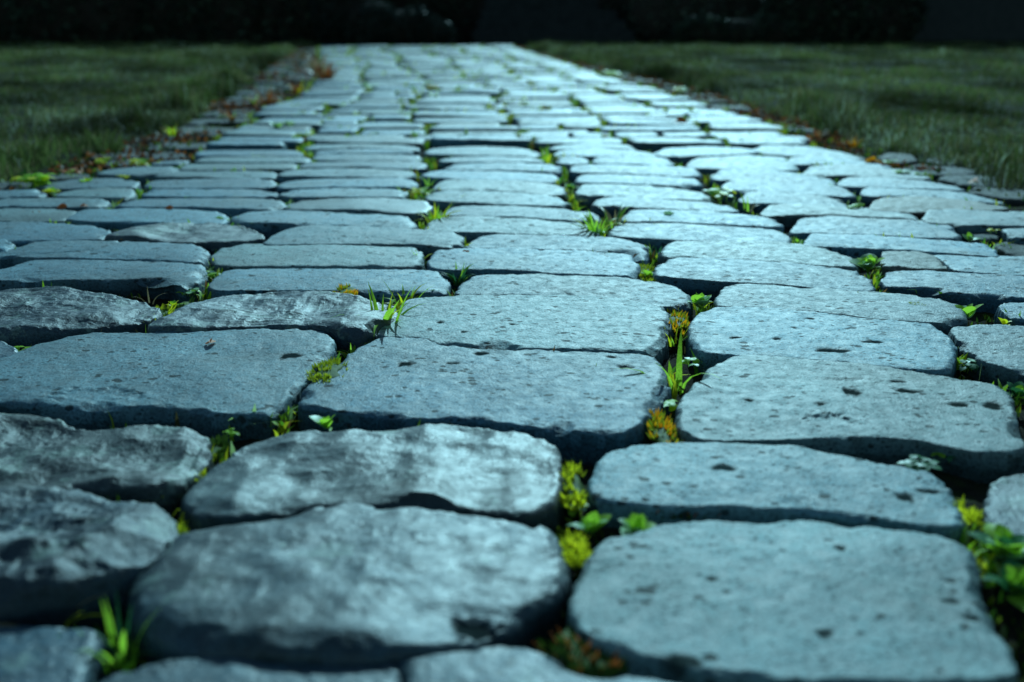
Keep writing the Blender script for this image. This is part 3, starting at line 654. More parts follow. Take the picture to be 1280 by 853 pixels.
# type, x, y(base), size px, materials, n, label
PL = [
 ('ros', 1085, 338, 21, ['leaf','frost'], 17, 'fleshy pale-edged rosette filling the gap left of the stone split in two'),
 ('ros', 1208, 398, 20, ['leaf','leaf','frost'], 8, 'open rosette of long pointed leaves at the right end of a long cobble'),
 ('ros', 1255, 408, 12, ['leaf','yellow'], 6, 'small upright sprout close to the right edge among dark stones'),
 ('ros', 875, 385, 20, ['frost','leaf'], 14, 'pale silvery rosette just behind the orange-tipped moss'),
 ('tuft', 745, 296, 26, ['leaf','frost','yellow','leaf'], 34, 'bushy bright tuft between two stone ends with reddish tips'),
 ('tuft', 768, 284, 26, ['leaf','darkleaf','straw'], 9, 'taller seedy sprig rising behind the bushy bright tuft'),
 ('clo', 900, 250, 17, ['leaf','yellow','frost'], 12, 'leafy yellow-green clump spilling along a wide joint in the middle distance'),
 ('tuft', 935, 264, 20, ['straw','leaf'], 5, 'straggly pale stem at the end of the yellow-green clump'),
 ('clo', 1070, 264, 11, ['leaf'], 6, 'broad-leaved little plant before the brown stone'),
 ('ros', 997, 306, 8, ['leaf','frost'], 7, 'tiny rosette at the pointed end of a pale cobble'),
 ('ros', 1212, 302, 11, ['leaf','frost'], 8, 'low silver-rimmed sprout beside two small dark stones'),
 ('clo', 1241, 292, 7, ['yellow'], 3, 'single yellow-green leaf pair lying on a small dark stone'),
 ('ros', 1146, 299, 8, ['leaf'], 5, 'flat speck of green on the seam above the stone split in two'),
 ('tuft', 848, 490, 60, ['leaf','leaf'], 4, 'slender forked shoot standing tall in the wide joint of the foreground'),
 ('clo', 862, 458, 14, ['leaf','frost'], 5, 'cluster of round leaves at the foot of the slender forked shoot'),
 ('tuft', 478, 418, 48, ['yellow','leaf','leaf'], 22, 'glowing yellow-green grass tuft at the corner of a craggy stone'),
 ('tuft', 506, 388, 32, ['leaf','yellow'], 12, 'thinner grass shoots behind the glowing tuft'),
 ('ros', 540, 372, 13, ['frost','leaf'], 9, 'whitish leafy plant under the sunlit end of a cobble'),
 ('tuft', 573, 356, 24, ['leaf','darkleaf'], 16, 'dark spiky weed in the narrow joint ahead of the bright tuft'),
 ('ros', 584, 326, 14, ['leaf','rust','straw'], 11, 'reddish star-shaped sprig standing on the front of a pale stone'),
 ('ros', 598, 343, 8, ['leaf'], 5, 'tiny green leaves at the left corner of a long cobble'),
 ('ros', 655, 344, 13, ['frost','leaf'], 9, 'low silvery leaves lying on a hairline seam in the centre'),
 ('ros', 812, 348, 14, ['frost','leaf'], 9, 'flat pale leaves at the foot of the green moss cushion'),
 ('tuft', 822, 325, 20, ['darkleaf'], 9, 'dark green shoots in the shaded gap between two stone ends'),
 ('clo', 527, 246, 13, ['leaf','yellow'], 9, 'bright little clump between the stone ends left of centre'),
 ('tuft', 536, 232, 12, ['leaf'], 8, 'short upright shoots just behind the bright little clump'),
 ('tuft', 545, 282, 24, ['leaf','leaf','yellow'], 20, 'grassy fringe beside a chipped sunlit stone end'),
 ('tuft', 524, 332, 20, ['leaf','yellow'], 9, 'few thin blades below a rugged sunlit stone end'),
 ('tuft', 565, 256, 14, ['leaf','yellow'], 4, 'pair of bent blades leaning over a dark seam'),
 ('tuft', 590, 258, 9, ['leaf','yellow'], 4, 'arching short blades next to the pair of bent blades'),
 ('tuft', 706, 292, 11, ['yellow','leaf'], 3, 'two lone blades in a thin seam near the centre'),
 ('ros', 713, 238, 10, ['leaf','frost'], 9, 'small frosty rosette in the deep gap of the centre'),
 ('tuft', 683, 204, 16, ['leaf','yellow'], 8, 'thin upright shoots in a far gap of the middle column'),
 ('ros', 782, 245, 9, ['frost','leaf'], 7, 'pale leaves spread on a seam right of the deep gap'),
 ('ros', 834, 277, 15, ['leaf','leaf','frost'], 9, 'thin row of green leaves on the seam of two long cobbles'),
 ('clo', 262, 350, 12, ['darkleaf','leaf'], 5, 'dark glossy sprout against the end of a left-hand stone'),
 ('ros', 217, 386, 13, ['leaf','yellow'], 8, 'star-shaped green plant in the deep left-hand joint'),
 ('clo', 238, 370, 12, ['leaf','frost'], 7, 'upright leafy weed under the chipped left-hand stone end'),
 ('tuft', 186, 380, 22, ['straw'], 3, 'dry bare stalk leaning in the left-hand joint'),
 ('clo', 279, 278, 8, ['leaf'], 4, 'single bright leaf cluster on the chipped end of a left cobble'),
 ('clo', 27, 444, 11, ['leaf'], 5, 'green sprout beside the small stone at the left edge'),
 ('clo', 290, 545, 10, ['leaf'], 5, 'little green sprout deep in the shadow between three big stones'),
 ('ros', 408, 536, 20, ['leaf','frost','darkleaf'], 8, 'flat green leaves in the dark seam above the glossy rippled cobble'),
 ('clo', 295, 652, 13, ['leaf','darkleaf'], 6, 'blurred green sprout behind the big rounded cobble'),
 ('ros', 737, 666, 26, ['leaf','frost','leaf'], 12, 'soft green rosette between the four largest foreground stones'),
 ('ros', 795, 668, 28, ['leaf','frost'], 8, 'long pale leaf spray lying along the back of the nearest right cobble'),
 ('ros', 1258, 700, 42, ['darkleaf','frost','leaf'], 18, 'large dark rosette with whitish margins in the bottom right joint'),
 ('ros', 1268, 745, 40, ['darkleaf','leaf'], 12, 'dark leafy plant nearest the bottom right corner'),
 ('clo', 1150, 590, 20, ['darkleaf'], 7, 'shaded deep-green leaves under the broad pocked cobble'),
 ('clo', 1185, 577, 14, ['darkleaf','leaf'], 4, 'narrow shaded shoot right of the deep-green leaves'),
 ('ros', 1270, 498, 20, ['leaf','darkleaf'], 9, 'green leaves at the right rim of the broad pocked cobble'),
 ('clo', 1212, 462, 13, ['darkleaf','frost'], 7, 'grey-green plant in the notch between two right-hand stones'),
 ('tuft', 65, 795, 50, ['leaf','yellow','straw'], 12, 'blurred yellowish shoots beside the humped lichen stone'),
 ('tuft', 152, 830, 56, ['leaf','leaf','darkleaf'], 16, 'vivid green grass shoots near the bottom left corner'),
 ('clo', 135, 752, 20, ['leaf','darkleaf'], 6, 'dim green leaves under the humped lichen stone'),
 ('clo', 45, 234, 17, ['leaf','leaf','yellow'], 16, 'dense green weed patch spreading on the left border stones'),
 ('clo', 24, 228, 9, ['yellow','yellow'], 6, 'small yellow patch next to the dense green weeds'),
 ('clo', 128, 206, 9, ['yellow','leaf'], 8, 'yellow-leaved sprout on the left border among small stones'),
 ('clo', 174, 208, 10, ['yellow','leaf'], 10, 'wider yellow-leaved sprig nearer the paving on the left border'),
 ('tuft', 144, 209, 11, ['leaf'], 4, 'short green spikes between the two yellow sprigs'),
 ('clo', 90, 221, 10, ['leaf','rust'], 8, 'green and reddish weed behind the dense patch on the left border'),
 ('ros', 110, 233, 12, ['leaf','frost','yellow'], 12, 'flat pale-edged weed on the seam of two left-border stones'),
 ('ros', 66, 245, 12, ['leaf','yellow','frost'], 12, 'yellow-green creeping weed at the corner of a left-border stone'),
 ('clo', 175, 241, 5, ['leaf'], 4, 'green nub at the bright stone end on the left'),
 ('clo', 155, 224, 7, ['yellow'], 4, 'small yellow leaves on the bright chipped stone end'),
 ('clo', 765, 98, 11, ['leaf','yellow','leaf'], 12, 'luminous green plant at the far right margin of the paving'),
 ('clo', 541, 112, 7, ['yellow','orange'], 7, 'yellow and orange speck of a plant far up the middle'),
 ('clo', 541, 122, 7, ['frost','leaf'], 6, 'pale frosted plant right before the yellow and orange speck'),
 ('clo', 460, 112, 8, ['leaf','frost'], 7, 'far green plant beside a white-tipped stone end on the left'),
 ('clo', 850, 116, 8, ['yellow','leaf'], 8, 'yellow plant on the far right border by the grass'),
 ('clo', 868, 142, 8, ['leaf','frost'], 7, 'green and white plant two stones in from the right border'),
 ('ros', 346, 163, 12, ['frost','leaf'], 10, 'whitish spiky plant on the left side of the paving'),
 ('clo', 362, 158, 7, ['leaf'], 6, 'round green plant right beside the whitish spiky one'),
 ('tuft', 834, 184, 10, ['leaf','frost'], 8, 'slim green shoots at the near end of a far joint'),
 ('clo', 925, 178, 6, ['leaf'], 5, 'faint green dot in a joint toward the right border'),
 ('clo', 655, 134, 7, ['leaf','yellow'], 6, 'far green dot in the middle of the paving'),
 ('tuft', 325, 202, 9, ['leaf'], 5, 'single little green spike left of the middle column'),
 ('clo', 1112, 206, 8, ['leaf','darkleaf'], 6, 'green weed next to the orange leaf on the right border'),
 ('clo', 1128, 220, 9, ['leaf','frost'], 8, 'pale green weed along the right border under the orange leaf'),
 ('clo', 1150, 222, 7, ['leaf','frost'], 6, 'small frosted weed at the tip of a border cobble'),
 ('tuft', 1114, 243, 8, ['leaf','yellow'], 4, 'short green blade lying on a slab behind the brown stone'),
 ('tuft', 405, 103, 24, ['rust','rust','straw'], 40, 'dead rust-brown weed standing at the far left border of the paving'),
 ('tuft', 398, 90, 18, ['rust','straw'], 26, 'second dead brown weed farther up the left border'),
 ('tuft', 372, 118, 14, ['rust','rust','yellow'], 30, 'low rusty clump with yellow tips on the left border'),
 ('tuft', 335, 134, 18, ['rust','rust','straw'], 40, 'wide red-brown clump at the left end of a far cobble'),
 ('tuft', 318, 131, 11, ['rust','leaf'], 22, 'smaller brown clump with green blades on the left border'),
 ('tuft', 290, 152, 12, ['rust','leaf','straw'], 26, 'brown and green clump among the dull left border stones'),
 ('tuft', 215, 170, 12, ['rust','leaf','yellow'], 26, 'brown and yellow clump near the shaggy left lawn edge'),
 ('tuft', 1065, 184, 12, ['rust','orange','straw'], 26, 'orange-brown debris clump on the right border before the orange leaf'),
 ('tuft', 1022, 174, 10, ['rust','straw'], 20, 'small brown debris clump farther up the right border'),
]
PL += [
 ('tuft', 842, 432, 22, ['leaf','yellow'], 12, 'short yellow-green blades just below the orange-tipped moss cushion'),
 ('clo', 832, 512, 16, ['yellow','leaf'], 9, 'small yellow-green sprig beside the chipped right end of the broad centre cobble'),
 ('clo', 718, 640, 16, ['leaf','darkleaf'], 8, 'dim little sprig in the joint below the yellow-dotted moss'),
 ('tuft', 440, 448, 22, ['leaf','yellow','straw'], 12, 'sparse blades at the corner where three large left stones meet'),
]
BEHIND = {'ros': rosette, 'clo': clover}
for ty, x, y, s, mats, n, lab in PL:
    zb = -0.018 if y < 300 else -0.028
    if ty == 'tuft': tuft(P_(x, y, zb), sz(x, y, s) * 1.45, mats, n, lab, GJ, w=1.4 if s < 30 else 1.0)
    elif ty == 'ros': rosette(P_(x, y, max(zb, -.016)), sz(x, y, s) * 1.4, mats, n, lab, GJ)
    else: clover(P_(x, y, zb + .008), sz(x, y, s) * 1.4, mats, n, lab, GJ)
MOSS = [
 (843, 402, 17, 14, .016, ['moss', 'moss'], 'orange', 'round moss cushion with bright orange tips in the centre joint'),
 (433, 366, 14, 5, .007, ['moss', 'moss'], 'orange', 'flat golden moss cushion on the back of the craggy stone'),
 (410, 466, 22, 9, .013, ['moss', 'moss'], None, 'lemon-green moss at the corner of the largest left cobble'),
 (195, 396, 16, 7, .010, ['moss', 'moss'], 'yellow', 'bright yellow moss in the left-hand joint below the dry stalk'),
 (222, 388, 13, 9, .008, ['moss', 'mossdark'], None, 'green moss tongue behind the bright yellow moss'),
 (808, 343, 14, 13, .013, ['mossdark', 'moss'], None, 'smooth green moss cushion against a chipped stone end'),
 (828, 545, 16, 26, .016, ['mossdark', 'moss'], 'orange', 'tall moss strip with orange flecks between two broad cobbles'),
 (716, 612, 18, 18, .018, ['mossdark', 'moss'], 'yellow', 'yellow-dotted moss right of the glossy rippled cobble'),
 (718, 694, 14, 14, .014, ['moss', 'moss'], 'yellow', 'vivid yellow moss at the corner of the big rounded cobble'),
 (206, 688, 17, 24, .022, ['mossdark', 'moss'], 'yellow', 'yellow moss between the humped stone and the big rounded cobble'),
 (246, 590, 15, 14, .016, ['mossdark', 'moss'], 'yellow', 'yellow-green moss at the tip of the dark upper left stone'),
 (195, 618, 20, 10, .012, ['mossdark', 'mossdark'], 'yellow', 'dull olive moss below the yellow-green tip moss'),
 (268, 566, 12, 12, .010, ['mossdark', 'mossdark'], None, 'dark moss in the shade beside the glossy rippled cobble'),
 (1212, 652, 13, 14, .014, ['mossdark', 'moss'], 'yellow', 'yellow-green moss by the broken corner of a right-hand cobble'),
 (740, 808, 60, 30, .014, ['mossdark', 'mossdark'], 'rust', 'brownish moss filling the nearest joint in the middle'),
 (850, 640, 60, 6, .008, ['mossdark', 'mossdark'], 'rust', 'thin olive moss line between the two nearest right cobbles'),
 (500, 392, 9, 8, .010, ['mossdark', 'moss'], None, 'small moss pad behind the glowing grass tuft'),
 (1146, 386, 13, 2.5, .003, ['moss', 'moss'], None, 'thread of yellow moss on the seam behind a right-hand cobble'),
]
for k, (x, y, rx, ry, hz, mats, tips, lab) in enumerate(MOSS):
    a = at(x, y, -0.022); b = at(x, y + ry, -.022)
    flat = k in (1, 17, 2); loc = at(x, y, -0.003 if flat else -.014)
    moss(loc, sz(x, y, rx) * .85, min(abs(b[1] - a[1]) * 1.1, .05), hz * (.3 if flat else .28), mats, lab, 'moss cushions in the joints', 50 + k, tips, dens=1.0)
# a few small fallen leaves one can point to
FL = [(265, 427, 11, 'rust', 'rust-brown dead leaf lying on the largest left cobble'), (1092, 200, 13, 'orange', 'bright orange fallen leaf at the right border'),
      (78, 258, 9, 'rust', 'reddish leaf scrap on a left-hand seam, farthest left of three'), (105, 257, 6, 'rust', 'reddish leaf scrap in the middle of three on a left seam'),
      (1220, 226, 12, 'rust', 'curled brown leaf on the dull right border stones'), (212, 260, 9, 'rust', 'dead brown leaf crumpled in a joint by a bright stone end'), (850, 151, 12, 'rust', 'reddish-brown leaf in a dark gap toward the right border')]
for x, y, s, mt, lab in FL:
    z = .003; t = tag(empty('fallen_leaf', at(x, y, z), pr.uniform(0, 3)), lab, 'leaf', 'fallen leaves on the paving')
    for k in range(2):
        o = link('leaf_half', LEAF[mt][3 * k], t); q = sz(x, y, s); o.scale = (q * (1.6 - .4 * k), q * 1.2, q * .7); o.location = (-q * .7, 0, .001); o.rotation_euler = (.3 - .9 * k, 0.2, .4 * k)

def scatter_blades(name, pts, hts, wid, cols, lean, seed, mat, seg=2):
    rg = np.random.default_rng(seed); n = len(pts)
    an = rg.uniform(0, 2 * np.pi, n); la = rg.uniform(0, 2 * np.pi, n); ln = np.abs(rg.normal(0, 1, n)) * lean * hts
    dx = np.cos(an) * wid; dy = np.sin(an) * wid; lx = np.cos(la) * ln; ly = np.sin(la) * ln
    A = pts - np.stack([dx, dy, 0 * dx], 1); B = pts + np.stack([dx, dy, 0 * dx], 1)
    m = pts + np.stack([lx * .35, ly * .35, hts * .6], 1); Cc = m - np.stack([dx, dy, 0 * dx], 1) * .7; D = m + np.stack([dx, dy, 0 * dx], 1) * .7
    E = pts + np.stack([lx, ly, hts * (1 - .25 * np.minimum(1, ln / hts))], 1)
    V = np.stack([A, B, Cc, D, E], 1).reshape(-1, 3); o = np.arange(n)[:, None] * 5
    T = np.concatenate([o + np.array([[0, 1, 3]]), o + np.array([[0, 3, 2]]), o + np.array([[2, 3, 4]])], 0)
    me = mesh(name, V, T, [mat], smooth=False)
    at_ = me.color_attributes.new('tint', 'FLOAT_COLOR', 'POINT')
    cc = np.repeat(np.column_stack([cols, np.ones(n)]), 5, 0); at_.data.foreach_set('color', cc.astype(np.float32).ravel())
    return link(name, me)
# ------------------------------------------------------------------ lawns
rg = np.random.default_rng(5)
def lawn(name, side_, n, seed, label):
    Y = END + 0.6 - (END - 1.8) * np.sqrt(rg.uniform(0, 1, n)) ** 1.0
    Y = 2.0 + (END + 1.0 - 2.0) * rg.uniform(0, 1, n) ** 0.9
    u = rg.uniform(0, 1, n) ** 1.5
    if side_ < 0: X = GL(Y) + 0.03 - u * (Y * .52 + 0.6 + GL(Y)).clip(0.3)
    else: X = GR(Y) - 0.03 + u * (Y * .52 + 0.6 - GR(Y)).clip(0.3)
    d = (GL(Y) - X) if side_ < 0 else (X - GR(Y))
    Pp = np.stack([X, Y, np.zeros(n)], 1)
    edge = np.clip(1 - d / 0.45, 0, 1) * (.35 + .65 * (fbm(Pp, 3.2, 2, 8) > -.15))
    cl = 1.6 * fbm(Pp, 5.0, 3, seed)
    h = (0.016 + 0.034 * np.clip(cl + .3, 0, 1.4) + edge * (0.045 + .05 * cl).clip(.01)) * rg.uniform(.5, 1.25, n)
    keep = rg.uniform(0, 1, n) < np.clip(.9 + 1.8 * fbm(Pp, 6, 3, seed + 3), .25, 1); keep &= (d > -0.02 - .05 * rg.uniform(0, 1, n) ** 3)
    Pp, h, d = Pp[keep], h[keep], d[keep]; n = len(Pp)
    Pp[:, 2] = ground_h(Pp) - .004
    mix = rg.uniform(0, 1, n) + .35 * fbm(Pp, 1.6, 3, seed + 9)
    c = np.where(mix[:, None] < .55, np.array([[.085, .125, .032]]), np.where(mix[:, None] < .94, np.array([[.15, .14, .06]]), np.array([[.28, .32, .22]])))
    c = c * rg.uniform(.55, 1.35, n)[:, None] * np.clip(1 + 1.3 * fbm(Pp * np.array([1, .6, 1]), 1.9, 3, seed + 2), .3, 1.8)[:, None]
    wid = .0012 + .00042 * Pp[:, 1]
    o = scatter_blades(name, Pp, np.maximum(h, .01), wid * rg.uniform(.6, 1.2, n), c, .45, seed, M['grass'])
    tag(o, label, 'grass', kind='stuff'); return o
lawn('grass', -1, 150000, 31, 'dark uneven lawn with shaggy tufts on the left of the paved way')
lawn('grass', 1, 150000, 32, 'dim green lawn with pale dead blades on the right of the paved way')
# litter and crumbs along the borders: nobody could count it
def litter(n, fY, seed, cols, name, label, s0):
    rg = np.random.default_rng(seed); Y = 2.3 + (END - 2.4) * rg.uniform(0, 1, n) ** 1.6
    lft = rg.uniform(0, 1, n) < .55
    wl = GL(Y) + (LN(Y) - GL(Y)) * rg.uniform(0, 1.15, n); wr = RN(Y) + (GR(Y) - RN(Y)) * rg.uniform(-.2, 1.0, n)
    X = np.where(lft, wl, wr); Pp = np.stack([X, Y, np.zeros(n)], 1)
    k = fbm(Pp, 3.6, 3, seed) > -.02; Pp = Pp[k]; n = len(Pp); Pp[:, 2] = -.034 + rg.uniform(0, .020, n)
    c = np.array(cols)[rg.integers(0, len(cols), n)] * rg.uniform(.6, 1.3, n)[:, None]
    o = scatter_blades(name, Pp, s0 * rg.uniform(.5, 1.3, n), s0 * rg.uniform(.25, .6, n), c, 1.0, seed, M['grass'])
    tag(o, label, name.replace('_', ' '), kind='stuff')
litter(12000, None, 41, [(.22, .06, .02), (.10, .04, .02), (.34, .11, .03), (.06, .04, .02)], 'leaf_litter', 'rusty brown crumbs of leaves gathered on the border stones', .016)
litter(3500, None, 42, [(.08, .18, .02), (.18, .22, .02), (.03, .10, .02)], 'border_weeds', 'tiny yellow-green weeds creeping over both border strips', .014)
# threads of moss and seedlings in the joints
EP = []
r5 = random.Random(9)
ALL = [px(p) for p, *_ in NEAR] + [px(p) for p, k_ in MID if k_ != 'e'] + [f[1] for f in FAR if inview(f) and f[2] != 'edge']
for pw in ALL:
    for e_, sgn in ((pw[pw[:, 0].argmax()], 1), (pw[pw[:, 0].argmin()], -1)):
        if r5.random() < .62:
            m_ = r5.randint(8, 34); y_ = e_[1]
            for q in range(m_):
                EP.append((e_[0] + sgn * (.006 + abs(r5.gauss(0, .006))), y_ + r5.gauss(0, .022), -.030))
    if r5.random() < .4:                                    # a thread along the seam behind the stone
        i_ = r5.randrange(len(pw)); a_, b_ = pw[i_], pw[(i_ + 1) % len(pw)]
        for q in range(r5.randint(4, 16)):
            t_ = r5.random(); EP.append((a_[0] * (1 - t_) + b_[0] * t_, a_[1] * (1 - t_) + b_[1] * t_ + .003, -.022))
EP = np.array(EP); ne = len(EP); print('seedlings', ne)
ce = np.array([(.36, .56, .03), (.18, .40, .03), (.75, .70, .03), (.45, .60, .22), (.26, .12, .04)])[rg.choice(5, ne, p=[.3, .25, .2, .15, .1])] * rg.uniform(.6, 1.3, ne)[:, None]
he = rg.uniform(.012, .034, ne) * np.clip(.75 + EP[:, 1] * .12, .8, 1.4)
o = scatter_blades('joint_weeds', EP, he, he * .12, ce, .7, 79, M['grass'])
tag(o, 'small mixed weeds sprouting round the ends of the cobbles', 'weeds', kind='stuff')
n = 60000; Y = .6 + 4.2 * rg.uniform(0, 1, n); X = rg.uniform(-.6, .6, n) * Y; Pp = np.stack([X, Y, np.zeros(n)], 1)
k = fbm(Pp, 5.5, 3, 91) > .06; Pp = Pp[k]; n = len(Pp); Pp[:, 2] = bed_h(Pp) - .001
c = np.array([(.10, .18, .015), (.05, .11, .015), (.22, .27, .02), (.06, .05, .02)])[rg.integers(0, 4, n)] * rg.uniform(.6, 1.3, n)[:, None]
hh = rg.uniform(.005, .013, n); o = scatter_blades('joint_moss', Pp, hh, hh * .22, c, .5, 93, M['grass'])
tag(o, 'low olive moss carpeting the earth in the joints', 'moss', kind='stuff')
n = 5200; Y = 0.7 + (END - .8) * rg.uniform(0, 1, n) ** 1.3; X = LN(Y) + (RN(Y) - LN(Y)) * rg.uniform(0, 1, n)
X = np.where(Y < 3.2, rg.uniform(-1, 1, n) * Y * .55, X); Pp = np.stack([X, Y, np.zeros(n)], 1)
k = fbm(Pp, 3.5, 3, 77) > .12; Pp = Pp[k]; n = len(Pp); Pp[:, 2] = -.036
c = np.array([(.20, .34, .02), (.08, .20, .02), (.30, .36, .03), (.10, .08, .03)])[rg.integers(0, 4, n)] * rg.uniform(.6, 1.3, n)[:, None]
hh = rg.uniform(.018, .042, n); o = scatter_blades('joint_seedlings', Pp, hh, hh * .10, c, .4, 78, M['grass'])
tag(o, 'fine green seedlings and moss threads deep in the joints', 'seedlings', kind='stuff')

# ------------------------------------------------------------------ background
def leaf_cloud(name, ctrs, radii, n, cols, size, seed, parent, core=True):
    rg = np.random.default_rng(seed); ctrs = np.array(ctrs, float); radii = np.array(radii, float)
    w = (radii ** 2).prod(1) ** .5; w /= w.sum(); k = rg.choice(len(ctrs), n, p=w)
    v = rg.normal(0, 1, (n, 3)); v /= np.linalg.norm(v, axis=1)[:, None]
    r = rg.uniform(.55, 1.05, n) ** .6; p = ctrs[k] + v * radii[k] * r[:, None]
    lump = fbm(p, 2.2, 3, seed); p += v * (lump * .12)[:, None]; p = p[p[:, 2] > -.02]; n = len(p)
    a = rg.normal(0, 1, (n, 3)); a /= np.linalg.norm(a, axis=1)[:, None]; b = np.cross(a, rg.normal(0, 1, (n, 3))); b /= np.linalg.norm(b, axis=1)[:, None]
    s = size * rg.uniform(.6, 1.4, n)[:, None]
    V = np.stack([p - a * s, p + b * s * .45, p + a * s, p - b * s * .45], 1).reshape(-1, 3)
    me = mesh(name, V, np.arange(n * 4).reshape(-1, 4), [M['foliage']], smooth=False)
    cc = np.array(cols)[rg.integers(0, len(cols), n)] * rg.uniform(.6, 1.3, n)[:, None]
    at_ = me.color_attributes.new('tint', 'FLOAT_COLOR', 'POINT'); at_.data.foreach_set('color', np.repeat(np.column_stack([cc, np.ones(n)]), 4, 0).astype(np.float32).ravel())
    o = link(name, me, parent)
    us = np.linspace(0, 2 * np.pi, 18, endpoint=False); vs = np.linspace(.05, np.pi - .05, 10); VV, QQ, b0 = [], [], 0
    for c, r in zip(ctrs, radii):
        g = np.array([(math.cos(u) * math.sin(v), math.sin(u) * math.sin(v), math.cos(v)) for v in vs for u in us]); g = g * (.82 + .12 * fbm(g + c, 2, 3, seed))[:, None]
        VV.append(c + g * r); QQ += [(b0 + i * 18 + k, b0 + i * 18 + (k + 1) % 18, b0 + (i + 1) * 18 + (k + 1) % 18, b0 + (i + 1) * 18 + k) for i in range(9) for k in range(18)]; b0 += len(g)
    if core: link('branch_mass', mesh('branch_mass', np.vstack(VV), QQ, [M['bark']]), parent)
    return o
def trunk(parent, x, y, h, r0, name='trunk', lean=0.1, nb=4, seed=1):
    rr = random.Random(seed); V, Fc = [], []
    def limb(p0, d, L, r, seg=7):
        p = Vector(p0); base = len(V); d = Vector(d).normalized()
        for i in range(seg + 1):
            rad = r * (1 - .75 * i / seg)
            u = d.cross(Vector((0, 1, .3))).normalized(); w = d.cross(u)
            for k in range(8): V.append(tuple(p + (u * math.cos(k * .785) + w * math.sin(k * .785)) * rad))
            p = p + d * (L / seg); d = (d + Vector((rr.uniform(-.12, .12), rr.uniform(-.12, .12), .04))).normalized()
        for i in range(seg):
            for k in range(8): a = base + i * 8 + k; b = base + i * 8 + (k + 1) % 8; Fc.append((a, b, b + 8, a + 8))
        return p
    limb((x, y, -.05), (lean, 0, 1), h, r0)
    for k in range(nb):
        a = rr.uniform(0, 6.28); limb((x + lean * h * .5, y, h * rr.uniform(.35, .7)), (math.cos(a), math.sin(a), rr.uniform(.6, 1.2)), h * .5, r0 * .45)
    return link(name, mesh(name, V, Fc, [M['bark']]), parent)
DK = [(.022, .036, .022), (.045, .065, .04), (.012, .020, .014)]
B0 = END + 0.55
def bx(xp, dist): return (xp - 640) / F * dist      # where a pixel column falls at that distance
def shrub(name, label, cat, x0, x1, dist, h, n, cols, seed, depth=.8, size=.05, lumps=7, grp=None):
    rr = random.Random(seed); a, b = bx(x0, dist), bx(x1, dist); t = tag(empty(name, ((a + b) / 2, dist, 0)), label, cat, grp)
    cx = (a + b) / 2; C1, R1 = [], []
    for k in range(lumps):
        f = (k + .5) / lumps; hh = h * rr.uniform(.8, 1.0)
        C1.append(((a + (b - a) * f - cx), rr.uniform(-.15, .15), hh * .40)); R1.append(((b - a) / lumps * .95 + .1, depth * .5, hh * .62))
    leaf_cloud('foliage', C1, R1, n, cols, size, seed, t)
    tr = trunk(t, 0, 0, h * .7, .03 + .02 * h, 'trunk', 0, 5, seed)
    return t
shrub('hedge', 'long black-green clipped hedge closing the left lawn', 'hedge', -420, 250, B0 + .9, 1.7, 30000, DK, 61, 1.0, lumps=11)
shrub('hedge', 'lower dark hedge between the long hedge and the rounded bush', 'hedge', 235, 470, B0 + 1.1, 1.6, 16000, DK, 62, .9, lumps=5)
# the rounded bush that slopes down towards the end of the paving
t = tag(empty('rounded_bush', (bx(500, B0 + .2), B0 + .2, 0)), 'rounded bush sloping down beside the far end of the paving', 'bush')
leaf_cloud('foliage', [(-.35, 0, .28), (.12, 0, .22), (.5, 0, .13), (-.75, .1, .4)], [(.5, .4, .32), (.45, .35, .26), (.33, .3, .2), (.5, .4, .45)], 16000, [(.016, .026, .022), (.026, .038, .03), (.012, .018, .014)], .035, 63, t)
trunk(t, -.1, .05, .4, .04, seed=63)
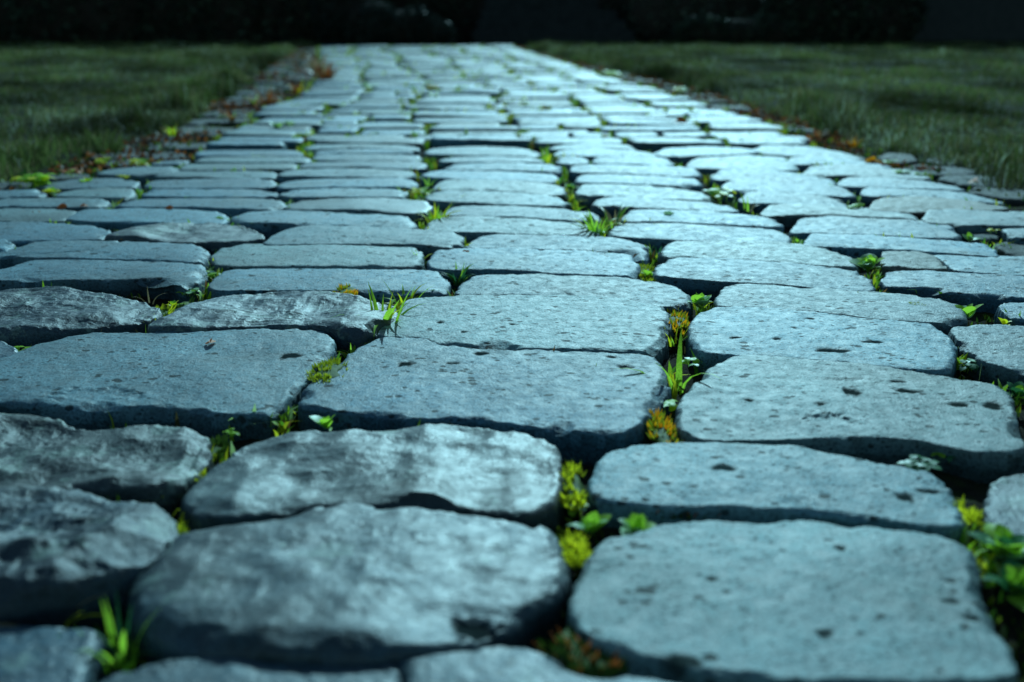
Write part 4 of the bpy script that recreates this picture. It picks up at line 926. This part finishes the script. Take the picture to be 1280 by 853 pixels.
# low dark stone steps with a bench-like slab
def box(V, Fc, x0, x1, y0, y1, z0, z1, bev=.008):
    b = len(V)
    for z, k in ((z0, 0), (z1 - bev, 0), (z1, bev)):
        V += [(x0 + k, y0 + k, z), (x1 - k, y0 + k, z), (x1 - k, y1 - k, z), (x0 + k, y1 - k, z)]
    for r in (0, 4):
        for k in range(4): Fc.append((b + r + k, b + r + (k + 1) % 4, b + r + 4 + (k + 1) % 4, b + r + 4 + k))
    Fc.append((b + 8, b + 9, b + 10, b + 11)); Fc.append((b + 3, b + 2, b + 1, b))
st = tag(empty('stone_steps', (bx(690, B0 + .6), B0 + .6, 0)), 'low dark stone steps facing the far end of the paving', 'steps')
for k, (x0, x1, y0, z0, z1) in enumerate([(-1.15, 1.15, 0, -.05, .16), (-1.1, 1.05, .32, .163, .30), (-1.05, .95, .64, .303, .44), (-1.0, .7, .96, .443, .62)]):
    V, Fc = [], []; box(V, Fc, x0, x1, y0, y0 + .6, z0, z1); link('step', mesh('step', V, Fc, [M['ledge']], smooth=False), st)
PALE = [(.06, .08, .05), (.10, .12, .08), (.03, .045, .03)]
shrub('bush', 'thin paler bush with twiggy gaps right of the steps', 'bush', 795, 880, B0 + 1.5, .95, 2600, PALE, 65, .7, .04, 3)
shrub('bush', 'low oblong black bush in front of the twiggy pale one', 'bush', 858, 965, B0 + .5, .42, 9000, DK, 66, .6, .035, 3)
shrub('bush', 'thin grey-green bush rising behind the oblong black one', 'bush', 870, 975, B0 + 1.7, 1.0, 3600, PALE, 67, .7, .04, 3)
shrub('bush', 'tall round dark bush leaning against the grey building wall', 'bush', 968, 1108, B0 + .8, 1.15, 14000, DK, 68, .9, .045, 3)
shrub('hedge', 'dark hedge standing behind the stone steps', 'hedge', 420, 1120, B0 + 3.0, 2.0, 34000, DK, 69, .8, .05, 6)
w = tag(empty('house', (bx(1320, B0 + 2.2), B0 + 2.2, 0)), 'plain dark grey house at the right with a black doorway', 'house')
V, Fc = [], []; x0 = bx(1085, B0 + 2.2) - bx(1320, B0 + 2.2); x1 = bx(1262, B0 + 2.2) - bx(1320, B0 + 2.2)
box(V, Fc, x0, x1, 0, 3.0, -.05, 2.3); link('wall', mesh('wall', V, Fc, [M['wall']], smooth=False), w)
V, Fc = [], []; box(V, Fc, x1 + .9, x1 + 3.5, 0, 3.0, -.05, 2.3); link('wall', mesh('wall', V, Fc, [M['wall']], smooth=False), w)
V, Fc = [], []; box(V, Fc, x1 + .004, x1 + .896, .12, 3.0, -.05, 2.3); link('door', mesh('door', V, Fc, [M['ledge']], smooth=False), w)
V, Fc = [], []; box(V, Fc, x0 - .15, x1 + 3.65, -.15, 3.15, 2.303, 2.42); link('roof', mesh('roof', V, Fc, [M['ledge']], smooth=False), w)
